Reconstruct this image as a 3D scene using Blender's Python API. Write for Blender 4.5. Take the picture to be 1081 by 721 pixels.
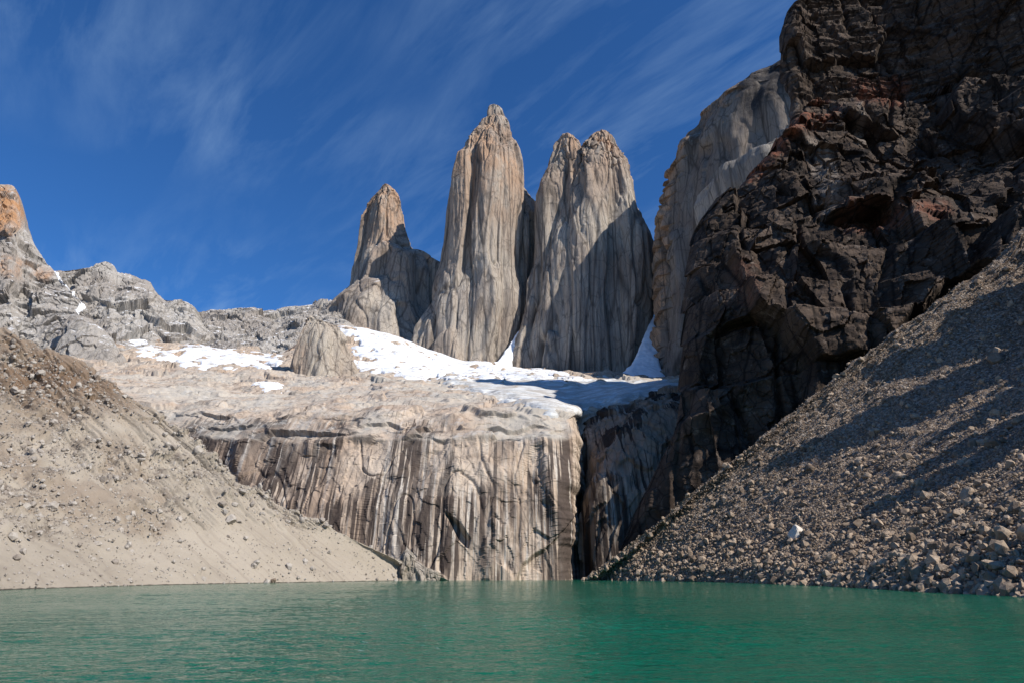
import bpy, math, random
import numpy as np

random.seed(7)
RNG = np.random.default_rng(11)
for _o in list(bpy.data.objects):
    bpy.data.objects.remove(_o)
SC = bpy.context.scene
COL = SC.collection

# ------------------------------------------------------------------ camera
CAM_H = 5.0
LENS = 24.0
PITCH = math.atan(243.5 / 720.67)
cam_data = bpy.data.cameras.new('camera')
cam_data.lens = LENS
cam_data.sensor_width = 36.0
cam_data.clip_start = 0.5
cam_data.clip_end = 30000.0
cam = bpy.data.objects.new('camera', cam_data)
cam.location = (0, 0, CAM_H)
cam.rotation_euler = (math.radians(90) + PITCH, 0, 0)
COL.objects.link(cam)
SC.camera = cam

# ------------------------------------------------------------------ light
SUN_AZ = 34.0     # degrees from +X towards the camera side (-Y)
SUN_EL = 40.0
SUN_STRENGTH = 5.0
SKY_STRENGTH = 0.085
EXPOSURE = 0.3
az, el = math.radians(SUN_AZ), math.radians(SUN_EL)
SUN_DIR = np.array([math.cos(az) * math.cos(el), -math.sin(az) * math.cos(el), math.sin(el)])
sun_data = bpy.data.lights.new('sun', 'SUN')
sun_data.energy = SUN_STRENGTH
sun_data.angle = math.radians(0.5)
sun_data.color = (1.0, 0.94, 0.86)
sun = bpy.data.objects.new('sun', sun_data)
from mathutils import Vector
sun.rotation_euler = Vector(SUN_DIR).to_track_quat('Z', 'Y').to_euler()
sun.location = (300, -300, 900)
COL.objects.link(sun)

world = bpy.data.worlds.new('World')
SC.world = world
world.use_nodes = True


def build_world():
    nt = world.node_tree
    nt.nodes.clear()
    N = nt.nodes.new
    L = nt.links.new
    out = N('ShaderNodeOutputWorld')
    bg = N('ShaderNodeBackground')
    bg.inputs['Strength'].default_value = SKY_STRENGTH
    sky = N('ShaderNodeTexSky')
    sky.sky_type = 'NISHITA'
    sky.sun_disc = False
    sky.sun_elevation = el
    sky.sun_rotation = math.atan2(SUN_DIR[0], SUN_DIR[1])
    sky.altitude = 900
    sky.air_density = 1.0
    sky.dust_density = 0.5
    sky.ozone_density = 3.0
    tc = N('ShaderNodeTexCoord')
    sep = N('ShaderNodeSeparateXYZ')
    L(tc.outputs['Generated'], sep.inputs[0])
    zc = N('ShaderNodeMath'); zc.operation = 'MAXIMUM'; zc.inputs[1].default_value = 0.06
    L(sep.outputs['Z'], zc.inputs[0])
    dx = N('ShaderNodeMath'); dx.operation = 'DIVIDE'
    dy = N('ShaderNodeMath'); dy.operation = 'DIVIDE'
    L(sep.outputs['X'], dx.inputs[0]); L(zc.outputs[0], dx.inputs[1])
    L(sep.outputs['Y'], dy.inputs[0]); L(zc.outputs[0], dy.inputs[1])
    comb = N('ShaderNodeCombineXYZ')
    L(dx.outputs[0], comb.inputs[0]); L(dy.outputs[0], comb.inputs[1])
    mp = N('ShaderNodeMapping')
    mp.inputs['Scale'].default_value = (0.95, 3.6, 1)
    mp0 = N('ShaderNodeMapping')
    mp0.inputs['Rotation'].default_value = (0, 0, math.radians(52))
    L(comb.outputs[0], mp0.inputs[0])
    L(mp0.outputs[0], mp.inputs[0])
    n1 = N('ShaderNodeTexNoise'); n1.inputs['Scale'].default_value = 1.5
    n1.inputs['Detail'].default_value = 9; n1.inputs['Roughness'].default_value = 0.62
    n1.inputs['Distortion'].default_value = 0.35
    L(mp.outputs[0], n1.inputs[0])
    n2 = N('ShaderNodeTexNoise'); n2.inputs['Scale'].default_value = 0.9
    n2.inputs['Detail'].default_value = 3
    L(comb.outputs[0], n2.inputs[0])
    r1 = N('ShaderNodeMapRange'); r1.inputs[1].default_value = 0.45; r1.inputs[2].default_value = 0.85
    L(n1.outputs[0], r1.inputs[0])
    r2 = N('ShaderNodeMapRange'); r2.inputs[1].default_value = 0.36; r2.inputs[2].default_value = 0.68
    L(n2.outputs[0], r2.inputs[0])
    mu = N('ShaderNodeMath'); mu.operation = 'MULTIPLY'
    L(r1.outputs[0], mu.inputs[0]); L(r2.outputs[0], mu.inputs[1])
    mu2 = N('ShaderNodeMath'); mu2.operation = 'MULTIPLY'; mu2.inputs[1].default_value = 0.62
    mu2.use_clamp = True
    L(mu.outputs[0], mu2.inputs[0])
    tint = N('ShaderNodeMix'); tint.data_type = 'RGBA'; tint.blend_type = 'MULTIPLY'
    tint.inputs['Factor'].default_value = 1.0
    tint.inputs[7].default_value = (0.36, 0.80, 1.28, 1)
    L(sky.outputs[0], tint.inputs[6])
    mix = N('ShaderNodeMix'); mix.data_type = 'RGBA'
    L(mu2.outputs[0], mix.inputs[0])
    L(tint.outputs[2], mix.inputs[6])
    mix.inputs[7].default_value = (3.6, 5.4, 7.8, 1)
    L(mix.outputs[2], bg.inputs['Color'])
    L(bg.outputs[0], out.inputs['Surface'])


build_world()
SC.view_settings.view_transform = 'Standard'
SC.view_settings.look = 'None'
SC.view_settings.exposure = EXPOSURE
SC.view_settings.gamma = 1.0
SC.view_settings.use_curve_mapping = False
SC.render.engine = 'CYCLES'
SC.cycles.max_bounces = 4
SC.cycles.diffuse_bounces = 2
SC.cycles.glossy_bounces = 2

# ------------------------------------------------------------------ geometry of the view
F_PX = 720.67
CP, SP = math.cos(PITCH), math.sin(PITCH)


def ray(px, py):
    px = np.asarray(px, float); py = np.asarray(py, float)
    u = 360.5 - py
    return px - 540.5, F_PX * CP - u * SP, F_PX * SP + u * CP


def P(px, py, Y):
    """world point seen at photo pixel (px, py) and standing Y metres in front of the camera"""
    rx, ry, rz = ray(px, py)
    Y = np.asarray(Y, float)
    return np.stack(np.broadcast_arrays(rx / ry * Y, Y, CAM_H + rz / ry * Y), -1)


def G(px, py, z=0.0):
    """world point of the level plane z seen at photo pixel (px, py)"""
    rx, ry, rz = ray(px, py)
    Y = (z - CAM_H) / rz * ry
    return P(px, py, Y)


def proj(p):
    d = p - np.array([0, 0, CAM_H])
    f = d[..., 1] * CP + d[..., 2] * SP
    u = -d[..., 1] * SP + d[..., 2] * CP
    f = np.maximum(f, 1e-3)
    return 540.5 + F_PX * d[..., 0] / f, 360.5 - F_PX * u / f


# ------------------------------------------------------------------ noise
_PERM = np.random.default_rng(3).permutation(4096).astype(np.int32)
_GRAD = np.random.default_rng(5).normal(size=(4096, 3)).astype(np.float32)
_GRAD /= np.linalg.norm(_GRAD, axis=1, keepdims=True)
_RAND = np.random.default_rng(9).random((4096, 4)).astype(np.float32)


def _hash(ix, iy, iz):
    h = _PERM[ix & 4095]
    h = _PERM[(h + iy) & 4095]
    return _PERM[(h + iz) & 4095]


def perlin(p, seed=0):
    shp = p.shape[:-1]
    p = p.reshape(-1, 3)
    x = p[:, 0] + seed * 17.31
    y = p[:, 1] + seed * 5.77
    z = p[:, 2] - seed * 9.13
    fx, fy, fz = np.floor(x), np.floor(y), np.floor(z)
    ix, iy, iz = fx.astype(np.int32), fy.astype(np.int32), fz.astype(np.int32)
    x = (x - fx).astype(np.float32); y = (y - fy).astype(np.float32); z = (z - fz).astype(np.float32)
    sx = x * x * x * (x * (x * 6 - 15) + 10)
    sy = y * y * y * (y * (y * 6 - 15) + 10)
    sz = z * z * z * (z * (z * 6 - 15) + 10)
    acc = 0
    for dx in (0, 1):
        wx = sx if dx else 1 - sx
        for dy in (0, 1):
            wy = sy if dy else 1 - sy
            for dz in (0, 1):
                wz = sz if dz else 1 - sz
                g = _GRAD[_hash(ix + dx, iy + dy, iz + dz)]
                acc = acc + wx * wy * wz * (g[:, 0] * (x - dx) + g[:, 1] * (y - dy) + g[:, 2] * (z - dz))
    return (acc * 1.6).reshape(shp)


def fbm(p, octaves=4, seed=0, gain=0.5):
    a, s, tot = 1.0, 0, 0
    q = p
    for i in range(octaves):
        s = s + a * perlin(q, seed + i)
        tot += a
        a *= gain
        q = q * 2.03
    return s / tot * 1.4


def ridged(p, octaves=3, seed=0, gain=0.5):
    """near 1 on ridges, falling to about 0 between them"""
    a, s, tot = 1.0, 0, 0
    q = p
    for i in range(octaves):
        s = s + a * (1 - np.abs(perlin(q, seed + i)))
        tot += a
        a *= gain
        q = q * 2.1
    return s / tot


def crack(p, seed=0, width=0.1):
    """narrow lines: 1 in the line, 0 away from it"""
    return np.exp(-(perlin(p, seed) / width) ** 2)


def cells(p, seed=0, full=False):
    """Worley cells: distance to the nearest, second nearest, and the random numbers of the nearest"""
    shp = p.shape[:-1]
    p = p.reshape(-1, 3) + seed * 13.7
    fl = np.floor(p)
    ip = fl.astype(np.int32)
    fp = (p - fl).astype(np.float32)
    f1 = np.full(len(p), 9.0, np.float32)
    f2 = np.full(len(p), 9.0, np.float32)
    rid = np.zeros((len(p), 4), np.float32)
    ox = np.zeros((len(p), 3), np.float32)
    for dx in (-1, 0, 1):
        for dy in (-1, 0, 1):
            for dz in (-1, 0, 1):
                h = _hash(ip[:, 0] + dx, ip[:, 1] + dy, ip[:, 2] + dz)
                r = _RAND[h]
                o = fp - r[:, :3] - np.array([dx, dy, dz], np.float32)
                d = (o * o).sum(1)
                m = d < f1
                f2 = np.where(m, f1, np.minimum(f2, d))
                f1 = np.where(m, d, f1)
                rid[m] = _RAND[(h[m] * 7 + 3) & 4095]
                ox[m] = o[m]
    if full:
        return rid, ox
    return np.sqrt(f1).reshape(shp), np.sqrt(f2).reshape(shp), rid.reshape(shp + (4,))


def facet(p, seed=0, tilt=1.6, tz=1.0):
    """broken rock: each cell is a plane face at its own depth and slant, about -0.7..0.7"""
    shp = p.shape[:-1]
    rid, o = cells(p, seed, True)
    d = (rid[:, 0] - 0.5) + tilt * ((rid[:, 1] - 0.5) * o[:, 0] + (rid[:, 2] - 0.5) * o[:, 1] + tz * (rid[:, 3] - 0.5) * o[:, 2])
    return d.reshape(shp)


def soft(d, k, wrap=False, kv=6):
    """soften the steps between large facets over a few mesh columns"""
    if wrap:
        for _ in range(2):
            d = sum(np.roll(d, i, 0) for i in range(-k, k + 1)) / (2 * k + 1)
            d = box_smooth(d, kv, 1)
        return d
    return box_smooth(box_smooth(d, k, 0), k, 0)


def sc(p, a, b, c):
    return p * np.array([1.0 / a, 1.0 / b, 1.0 / c])


def smoothstep(a, b, x):
    t = np.clip((x - a) / (b - a), 0, 1)
    return t * t * (3 - 2 * t)


def box_smooth(V, k, axis):
    if k < 1:
        return V
    pad = [(0, 0)] * V.ndim
    pad[axis] = (k, k)
    q = np.pad(V, pad, mode='reflect', reflect_type='odd')
    c = np.cumsum(q, axis=axis)
    zero = np.zeros_like(np.take(c, [0], axis=axis))
    c = np.concatenate([zero, c], axis=axis)
    n = V.shape[axis]
    w = 2 * k + 1
    hi = np.take(c, np.arange(w, w + n), axis=axis)
    lo = np.take(c, np.arange(0, n), axis=axis)
    return (hi - lo) / w


def resample(C, n, axis, u=None):
    """linear resampling of control rows along an axis, by average chord length"""
    C = np.moveaxis(np.asarray(C, float), axis, 0)
    if u is None:
        d = np.linalg.norm(np.diff(C, axis=0), axis=-1)
        d = d.reshape(d.shape[0], -1).mean(1)
        u = np.concatenate([[0], np.cumsum(d)])
    u = np.asarray(u, float)
    t = np.linspace(u[0], u[-1], n)
    k = np.clip(np.searchsorted(u, t, side='right') - 1, 0, len(u) - 2)
    w = ((t - u[k]) / (u[k + 1] - u[k])).reshape((-1,) + (1,) * (C.ndim - 1))
    return np.moveaxis(C[k] * (1 - w) + C[k + 1] * w, 0, axis)


def normals(V, flip=False):
    du = np.gradient(V, axis=0)
    dv = np.gradient(V, axis=1)
    n = np.cross(du, dv)
    n /= np.linalg.norm(n, axis=-1, keepdims=True) + 1e-9
    return -n if flip else n


def poly_sd(px, py, poly):
    """signed pixel distance, positive inside the polygon"""
    poly = np.asarray(poly, float)
    shp = px.shape
    x = px.ravel(); y = py.ravel()
    best = np.full(x.shape, 1e9)
    inside = np.zeros(x.shape, bool)
    n = len(poly)
    for i in range(n):
        ax, ay = poly[i]
        bx, by = poly[(i + 1) % n]
        ex, ey = bx - ax, by - ay
        t = np.clip(((x - ax) * ex + (y - ay) * ey) / (ex * ex + ey * ey + 1e-9), 0, 1)
        best = np.minimum(best, (x - ax - t * ex) ** 2 + (y - ay - t * ey) ** 2)
        cond = (ay > y) != (by > y)
        with np.errstate(divide='ignore', invalid='ignore'):
            xi = ax + (y - ay) * ex / (ey if abs(ey) > 1e-9 else 1e-9)
        inside ^= cond & (x < xi)
    d = np.sqrt(best)
    return np.where(inside, d, -d).reshape(shp)


# ------------------------------------------------------------------ meshes
def make_mesh(name, verts, faces, mat, smooth=True, attrs=None):
    verts = np.ascontiguousarray(verts, np.float32).reshape(-1, 3)
    faces = np.ascontiguousarray(faces, np.int32)
    k = faces.shape[1]
    me = bpy.data.meshes.new(name)
    me.vertices.add(len(verts))
    me.vertices.foreach_set('co', verts.ravel())
    me.loops.add(faces.size)
    me.loops.foreach_set('vertex_index', faces.ravel())
    me.polygons.add(len(faces))
    me.polygons.foreach_set('loop_start', np.arange(0, faces.size, k, dtype=np.int32))
    me.polygons.foreach_set('use_smooth', np.full(len(faces), smooth, bool))
    for an, av in (attrs or {}).items():
        a = me.attributes.new(an, 'FLOAT', 'POINT')
        a.data.foreach_set('value', np.ascontiguousarray(av, np.float32).ravel())
    me.update(calc_edges=True)
    if mat:
        me.materials.append(mat)
    return me


def link(name, me, parent=None, origin=None):
    o = bpy.data.objects.new(name, me)
    COL.objects.link(o)
    if parent is not None:
        o.parent = parent
    return o


def quads(n, m, wrap=False, off=0):
    i = np.arange(n if wrap else n - 1)
    j = np.arange(m - 1)
    I, J = np.meshgrid(i, j, indexing='ij')
    I2 = (I + 1) % n
    return np.stack([I * m + J, I2 * m + J, I2 * m + J + 1, I * m + J + 1], -1).reshape(-1, 4) + off


def grid_obj(name, V, mat, attrs=None, wrap=False, smooth=True, parent=None, flip=False, keep=None):
    n, m = V.shape[:2]
    f = quads(n, m, wrap)
    if keep is not None:
        kf = keep.ravel()[f].any(1)
        f = f[kf]
    if flip:
        f = f[:, ::-1]
    v = V.reshape(-1, 3)
    at = {k: np.asarray(a).ravel() for k, a in (attrs or {}).items()}
    if keep is not None:
        used = np.unique(f)
        remap = np.full(len(v), -1, np.int64)
        remap[used] = np.arange(len(used))
        f = remap[f]
        v = v[used]
        at = {k: a[used] for k, a in at.items()}
    base = np.array([v[:, 0].mean(), v[:, 1].mean(), v[:, 2].min()])
    if parent is not None:
        base = np.array(parent.location)
    me = make_mesh(name, v - base, f, mat, smooth, at)
    o = link(name, me, parent)
    if parent is None:
        o.location = base
    return o


def tag(o, label, cat, group=None):
    o['label'] = label
    o['category'] = cat
    if group:
        o['group'] = group
    return o


def struct(o, kind='structure'):
    o['kind'] = kind
    return o


# ------------------------------------------------------------------ materials
class MatB:
    def __init__(self, name):
        self.m = bpy.data.materials.new(name)
        self.m.use_nodes = True
        self.nt = self.m.node_tree
        self.b = self.nt.nodes['Principled BSDF']
        g = self.nt.nodes.new('ShaderNodeNewGeometry')
        self.pos = g.outputs['Position']
        self.nrm = g.outputs['Normal']

    def n(self, t):
        return self.nt.nodes.new(t)

    def l(self, a, b):
        self.nt.links.new(a, b)

    def noise(self, scale, detail=6, rough=0.6, stretch=(1, 1, 1), dist=0.0, rot=None):
        mp = self.n('ShaderNodeMapping')
        mp.inputs['Scale'].default_value = tuple(scale * s for s in stretch)
        if rot:
            mp.inputs['Rotation'].default_value = rot
        self.l(self.pos, mp.inputs[0])
        t = self.n('ShaderNodeTexNoise')
        t.inputs['Scale'].default_value = 1.0
        t.inputs['Detail'].default_value = detail
        t.inputs['Roughness'].default_value = rough
        t.inputs['Distortion'].default_value = dist
        self.l(mp.outputs[0], t.inputs[0])
        return t.outputs[0]

    def voronoi(self, scale, stretch=(1, 1, 1), feature='F1', out='Distance'):
        mp = self.n('ShaderNodeMapping')
        mp.inputs['Scale'].default_value = tuple(scale * s for s in stretch)
        self.l(self.pos, mp.inputs[0])
        t = self.n('ShaderNodeTexVoronoi')
        t.feature = feature
        t.inputs['Scale'].default_value = 1.0
        self.l(mp.outputs[0], t.inputs['Vector'])
        return t.outputs[out]

    def ramp(self, x, lo, hi):
        r = self.n('ShaderNodeMapRange')
        r.interpolation_type = 'SMOOTHSTEP'
        r.inputs[1].default_value = lo
        r.inputs[2].default_value = hi
        self.l(x, r.inputs[0])
        return r.outputs[0]

    def math(self, op, a, b=None, clamp=False):
        m = self.n('ShaderNodeMath')
        m.operation = op
        m.use_clamp = clamp
        for i, v in enumerate((a, b)):
            if v is None:
                continue
            if isinstance(v, (int, float)):
                m.inputs[i].default_value = v
            else:
                self.l(v, m.inputs[i])
        return m.outputs[0]

    def mix(self, f, a, b, mode='MIX'):
        m = self.n('ShaderNodeMix')
        m.data_type = 'RGBA'
        m.blend_type = mode
        if isinstance(f, (int, float)):
            m.inputs[0].default_value = f
        else:
            self.l(f, m.inputs[0])
        for i, v in ((6, a), (7, b)):
            if isinstance(v, tuple):
                m.inputs[i].default_value = v if len(v) == 4 else v + (1,)
            else:
                self.l(v, m.inputs[i])
        return m.outputs[2]

    def attr(self, name):
        a = self.n('ShaderNodeAttribute')
        a.attribute_name = name
        return a.outputs['Fac']

    def nz(self):
        s = self.n('ShaderNodeSeparateXYZ')
        self.l(self.nrm, s.inputs[0])
        return s.outputs['Z']

    def bump(self, h, dist, strength=1.0, prev=None):
        b = self.n('ShaderNodeBump')
        b.inputs['Distance'].default_value = dist
        b.inputs['Strength'].default_value = strength
        self.l(h, b.inputs['Height'])
        if prev is not None:
            self.l(prev, b.inputs['Normal'])
        return b.outputs['Normal']

    def done(self, color, normal=None, rough=0.95, spec=0.1):
        if isinstance(color, tuple):
            self.b.inputs['Base Color'].default_value = color + (1,)
        else:
            self.l(color, self.b.inputs['Base Color'])
        self.b.inputs['Roughness'].default_value = rough
        self.b.inputs['Specular IOR Level'].default_value = spec
        if normal is not None:
            self.l(normal, self.b.inputs['Normal'])
        return self.m


def granite_far(name, base, dark, pale, orange=(0.40, 0.265, 0.175), unit=1.0, snow=True, streak=0.65, joints=0.8):
    """far granite: vertical streaking, mottling, orange upper band by attribute, snow dust on ledges"""
    M = MatB(name)
    big = M.noise(0.006 / unit, 5, 0.55)
    c = M.mix(M.ramp(big, 0.35, 0.65), base, pale)
    st = M.noise(0.035 / unit, 7, 0.68, (1, 1, 0.10))
    c = M.mix(M.math('MULTIPLY', M.ramp(st, 0.50, 0.72), streak), c, dark)
    st2 = M.noise(0.09 / unit, 5, 0.7, (1, 1, 0.07))
    c = M.mix(M.math('MULTIPLY', M.ramp(st2, 0.52, 0.75), 0.55), c, pale)
    org = M.noise(0.018 / unit, 6, 0.65, (1, 1, 0.4))
    of = M.math('MULTIPLY', M.attr('orange'), M.ramp(org, 0.34, 0.62))
    c = M.mix(of, c, orange)
    fine = M.noise(0.12 / unit, 6, 0.75, (1, 1, 0.5))
    c = M.mix(M.math('MULTIPLY', M.ramp(fine, 0.56, 0.8), 0.6), c, dark)
    gr = M.noise(0.30 / unit, 4, 0.8, (1, 1, 0.08))
    c = M.mix(M.math('MULTIPLY', M.ramp(gr, 0.5, 0.68), 0.5), c, dark)
    dk = M.noise(0.022 / unit, 6, 0.7)
    c = M.mix(M.math('MULTIPLY', M.attr('dark'), M.ramp(dk, 0.2, 0.6)), c, (0.035, 0.034, 0.036))
    for fs, st_, am in ((0.016, 0.06, 0.75), (0.045, 0.09, 0.6), (0.03, 0.5, 0.35)):
        jd = M.voronoi(fs / unit, (1, 1, st_), 'DISTANCE_TO_EDGE')
        c = M.mix(M.math('MULTIPLY', M.ramp(jd, 0.05, 0.0), am * joints), c, tuple(x * 0.55 for x in dark))
    if snow:
        sn = M.noise(0.045 / unit, 6, 0.7)
        k = M.math('ADD', M.math('MULTIPLY', M.nz(), 1.0), M.math('MULTIPLY', M.math('SUBTRACT', sn, 0.5), 1.5))
        sf = M.math('MULTIPLY', M.ramp(k, 0.84, 0.94), M.attr('snow'))
        c = M.mix(sf, c, (0.80, 0.82, 0.85))
    n = M.bump(M.noise(0.10 / unit, 8, 0.78, (1, 1, 0.16)), 5.0 * unit, 1.0)
    return M.done(c, n)


MAT_TOWER = granite_far('granite_tower', (0.315, 0.255, 0.205), (0.10, 0.085, 0.075), (0.41, 0.36, 0.30), (0.42, 0.275, 0.18), joints=0.8)
MAT_RIDGE = granite_far('granite_ridge', (0.32, 0.285, 0.25), (0.13, 0.118, 0.105), (0.42, 0.39, 0.35), (0.44, 0.235, 0.115), streak=0.6, joints=0.45)
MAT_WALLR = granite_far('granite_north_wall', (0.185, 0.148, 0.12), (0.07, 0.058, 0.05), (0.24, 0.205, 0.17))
MAT_KNOB = granite_far('granite_knob', (0.36, 0.30, 0.24), (0.15, 0.12, 0.10), (0.44, 0.39, 0.32), unit=0.55, snow=False, streak=0.5)


def mat_headwall(name='streaked_granite', tone=1.0):
    M = MatB(name)
    big = M.noise(0.02, 5, 0.55)
    c = M.mix(M.ramp(big, 0.3, 0.7), (0.40, 0.305, 0.225), (0.48, 0.40, 0.32))
    pk = M.noise(0.011, 4, 0.5)
    c = M.mix(M.math('MULTIPLY', M.ramp(pk, 0.5, 0.7), 0.6), c, (0.36, 0.255, 0.185))
    # run-off stains: long narrow bands down the wall
    w = M.attr('wet')
    s1 = M.noise(0.12, 3, 0.55, (1, 0.10, 0.028), 0.1)
    s2 = M.noise(0.38, 3, 0.6, (1, 0.08, 0.013), 0.05)
    s3 = M.noise(0.33, 3, 0.55, (1, 0.08, 0.016), 0.05)
    s4 = M.noise(0.04, 3, 0.5, (1, 0.2, 0.3))
    k1 = M.math('ADD', s1, M.math('MULTIPLY', M.math('SUBTRACT', w, 0.5), 0.22))
    f1 = M.math('MULTIPLY', M.ramp(k1, 0.54, 0.66), 0.55)
    c = M.mix(M.math('MULTIPLY', M.ramp(s3, 0.525, 0.60), M.math('MULTIPLY', w, 0.8)), c, (0.56, 0.52, 0.46))
    c = M.mix(f1, c, (0.12, 0.08, 0.06))
    k2 = M.math('ADD', s2, M.math('ADD', M.math('MULTIPLY', M.math('SUBTRACT', s4, 0.5), 0.5),
                                  M.math('MULTIPLY', M.math('SUBTRACT', w, 0.5), 0.18)))
    pm = M.ramp(M.noise(0.022, 4, 0.6, (1, 0.2, 0.6)), 0.30, 0.50)
    c = M.mix(M.math('MULTIPLY', M.ramp(k2, 0.53, 0.585), M.math('MULTIPLY', pm, 0.95)), c, (0.065, 0.05, 0.043))
    fine = M.noise(0.5, 6, 0.72, (1, 1, 0.5))
    c = M.mix(M.math('MULTIPLY', M.ramp(fine, 0.55, 0.8), 0.5), c, (0.16, 0.125, 0.10))
    for fs, st_, am in ((0.05, 0.08, 0.35), (0.03, 0.6, 0.25), (0.13, 0.2, 0.35)):
        jd = M.voronoi(fs, (1, 0.5, st_), 'DISTANCE_TO_EDGE')
        c = M.mix(M.math('MULTIPLY', M.ramp(jd, 0.045, 0.0), am), c, (0.06, 0.045, 0.038))
    pb = M.noise(0.013, 5, 0.6, (1, 0.6, 1))
    c = M.mix(M.math('MULTIPLY', M.ramp(pb, 0.36, 0.6), M.math('MULTIPLY', M.attr('slab'), 0.85)), c, (0.43, 0.395, 0.34))
    # horizontal sheeting cracks
    h = M.noise(0.03, 6, 0.7, (1, 1, 6))
    c = M.mix(M.math('MULTIPLY', M.ramp(h, 0.60, 0.68), M.math('MULTIPLY', M.attr('slab'), 0.55)), c, (0.13, 0.10, 0.085))
    rust = M.noise(0.016, 6, 0.7, (1, 1, 3))
    c = M.mix(M.math('MULTIPLY', M.ramp(rust, 0.50, 0.66), M.math('MULTIPLY', M.attr('slab'), 0.55)), c, (0.40, 0.29, 0.21))
    gv = M.noise(0.05, 8, 0.75)
    c = M.mix(M.math('MULTIPLY', M.ramp(gv, 0.52, 0.66), M.math('MULTIPLY', M.attr('slab'), 0.85)), c, (0.44, 0.42, 0.385))
    gd = M.noise(0.07, 8, 0.75, (1, 0.35, 2.5))
    c = M.mix(M.math('MULTIPLY', M.ramp(gd, 0.55, 0.64), M.math('MULTIPLY', M.attr('slab'), 0.75)), c, (0.13, 0.11, 0.095))
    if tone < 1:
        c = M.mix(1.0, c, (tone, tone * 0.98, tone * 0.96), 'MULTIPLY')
    n = M.bump(M.noise(0.35, 8, 0.72, (1, 1, 0.3)), 1.0, 0.8)
    return M.done(c, n)


def mat_dark_cliff():
    M = MatB('dark_hornfels')
    a = M.noise(0.02, 6, 0.6)
    c = M.mix(M.ramp(a, 0.3, 0.7), (0.038, 0.027, 0.020), (0.108, 0.078, 0.058))
    strata = M.noise(0.012, 6, 0.7, (1, 1, 22))
    c = M.mix(M.math('MULTIPLY', M.ramp(strata, 0.5, 0.68), 0.6), c, (0.040, 0.033, 0.030))
    bl = M.noise(0.09, 7, 0.72)
    c = M.mix(M.math('MULTIPLY', M.ramp(bl, 0.53, 0.72), 0.8), c, (0.225, 0.185, 0.152))
    dk = M.noise(0.05, 7, 0.7, (1, 1, 0.5))
    c = M.mix(M.math('MULTIPLY', M.ramp(dk, 0.52, 0.66), 0.8), c, (0.022, 0.019, 0.018))
    red = M.math('MULTIPLY', M.attr('red'), M.ramp(M.noise(0.11, 6, 0.7), 0.36, 0.6))
    c = M.mix(red, c, (0.19, 0.078, 0.048))
    c = M.mix(M.math('MULTIPLY', M.math('MULTIPLY', M.attr('pale'), 0.8), M.ramp(M.noise(0.14, 5, 0.6, (1, 1, 0.3)), 0.25, 0.5)), c, (0.20, 0.165, 0.135))
    for fs, st_, am in ((0.03, 0.35, 0.8), (0.07, 1.4, 0.6)):
        jd = M.voronoi(fs, (1, 1, st_), 'DISTANCE_TO_EDGE')
        c = M.mix(M.math('MULTIPLY', M.ramp(jd, 0.06, 0.0), am), c, (0.012, 0.010, 0.009))
    n = M.bump(M.noise(0.28, 8, 0.75), 1.3, 0.9)
    return M.done(c, n)


def mat_scree_left():
    M = MatB('grey_scree')
    a = M.noise(0.02, 6, 0.6)
    c = M.mix(M.ramp(a, 0.3, 0.7), (0.325, 0.28, 0.222), (0.395, 0.345, 0.28))
    c = M.mix(M.math('MULTIPLY', M.ramp(M.attr('streak'), 0.50, 0.85), 0.4), c, (0.20, 0.165, 0.135))
    br = M.noise(0.018, 6, 0.7)
    c = M.mix(M.math('MULTIPLY', M.attr('brown'), M.ramp(br, 0.22, 0.55)), c, (0.185, 0.125, 0.082))
    bo = M.noise(0.09, 7, 0.75)
    c = M.mix(M.math('MULTIPLY', M.attr('rocky'), M.ramp(bo, 0.5, 0.66)), c, (0.17, 0.14, 0.115))
    pb = M.noise(0.35, 6, 0.8)
    c = M.mix(M.math('MULTIPLY', M.attr('rocky'), M.math('MULTIPLY', M.ramp(pb, 0.58, 0.70), 0.9)), c, (0.46, 0.42, 0.37))
    fn = M.noise(0.9, 6, 0.8)
    c = M.mix(M.math('MULTIPLY', M.ramp(fn, 0.52, 0.75), 0.45), c, (0.20, 0.17, 0.145))
    c = M.mix(M.math('MULTIPLY', M.ramp(M.noise(1.3, 5, 0.8), 0.58, 0.75), 0.5), c, (0.48, 0.45, 0.41))
    sz = M.n('ShaderNodeSeparateXYZ'); M.l(M.pos, sz.inputs[0])
    wz = M.math('ADD', sz.outputs['Z'], M.math('MULTIPLY', M.math('SUBTRACT', M.noise(0.25, 4, 0.6), 0.5), 0.9))
    c = M.mix(M.ramp(wz, 0.45, 0.12), c, (0.075, 0.062, 0.052))
    n = M.bump(M.noise(0.8, 8, 0.8), 0.9, 0.8)
    return M.done(c, n)


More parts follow.
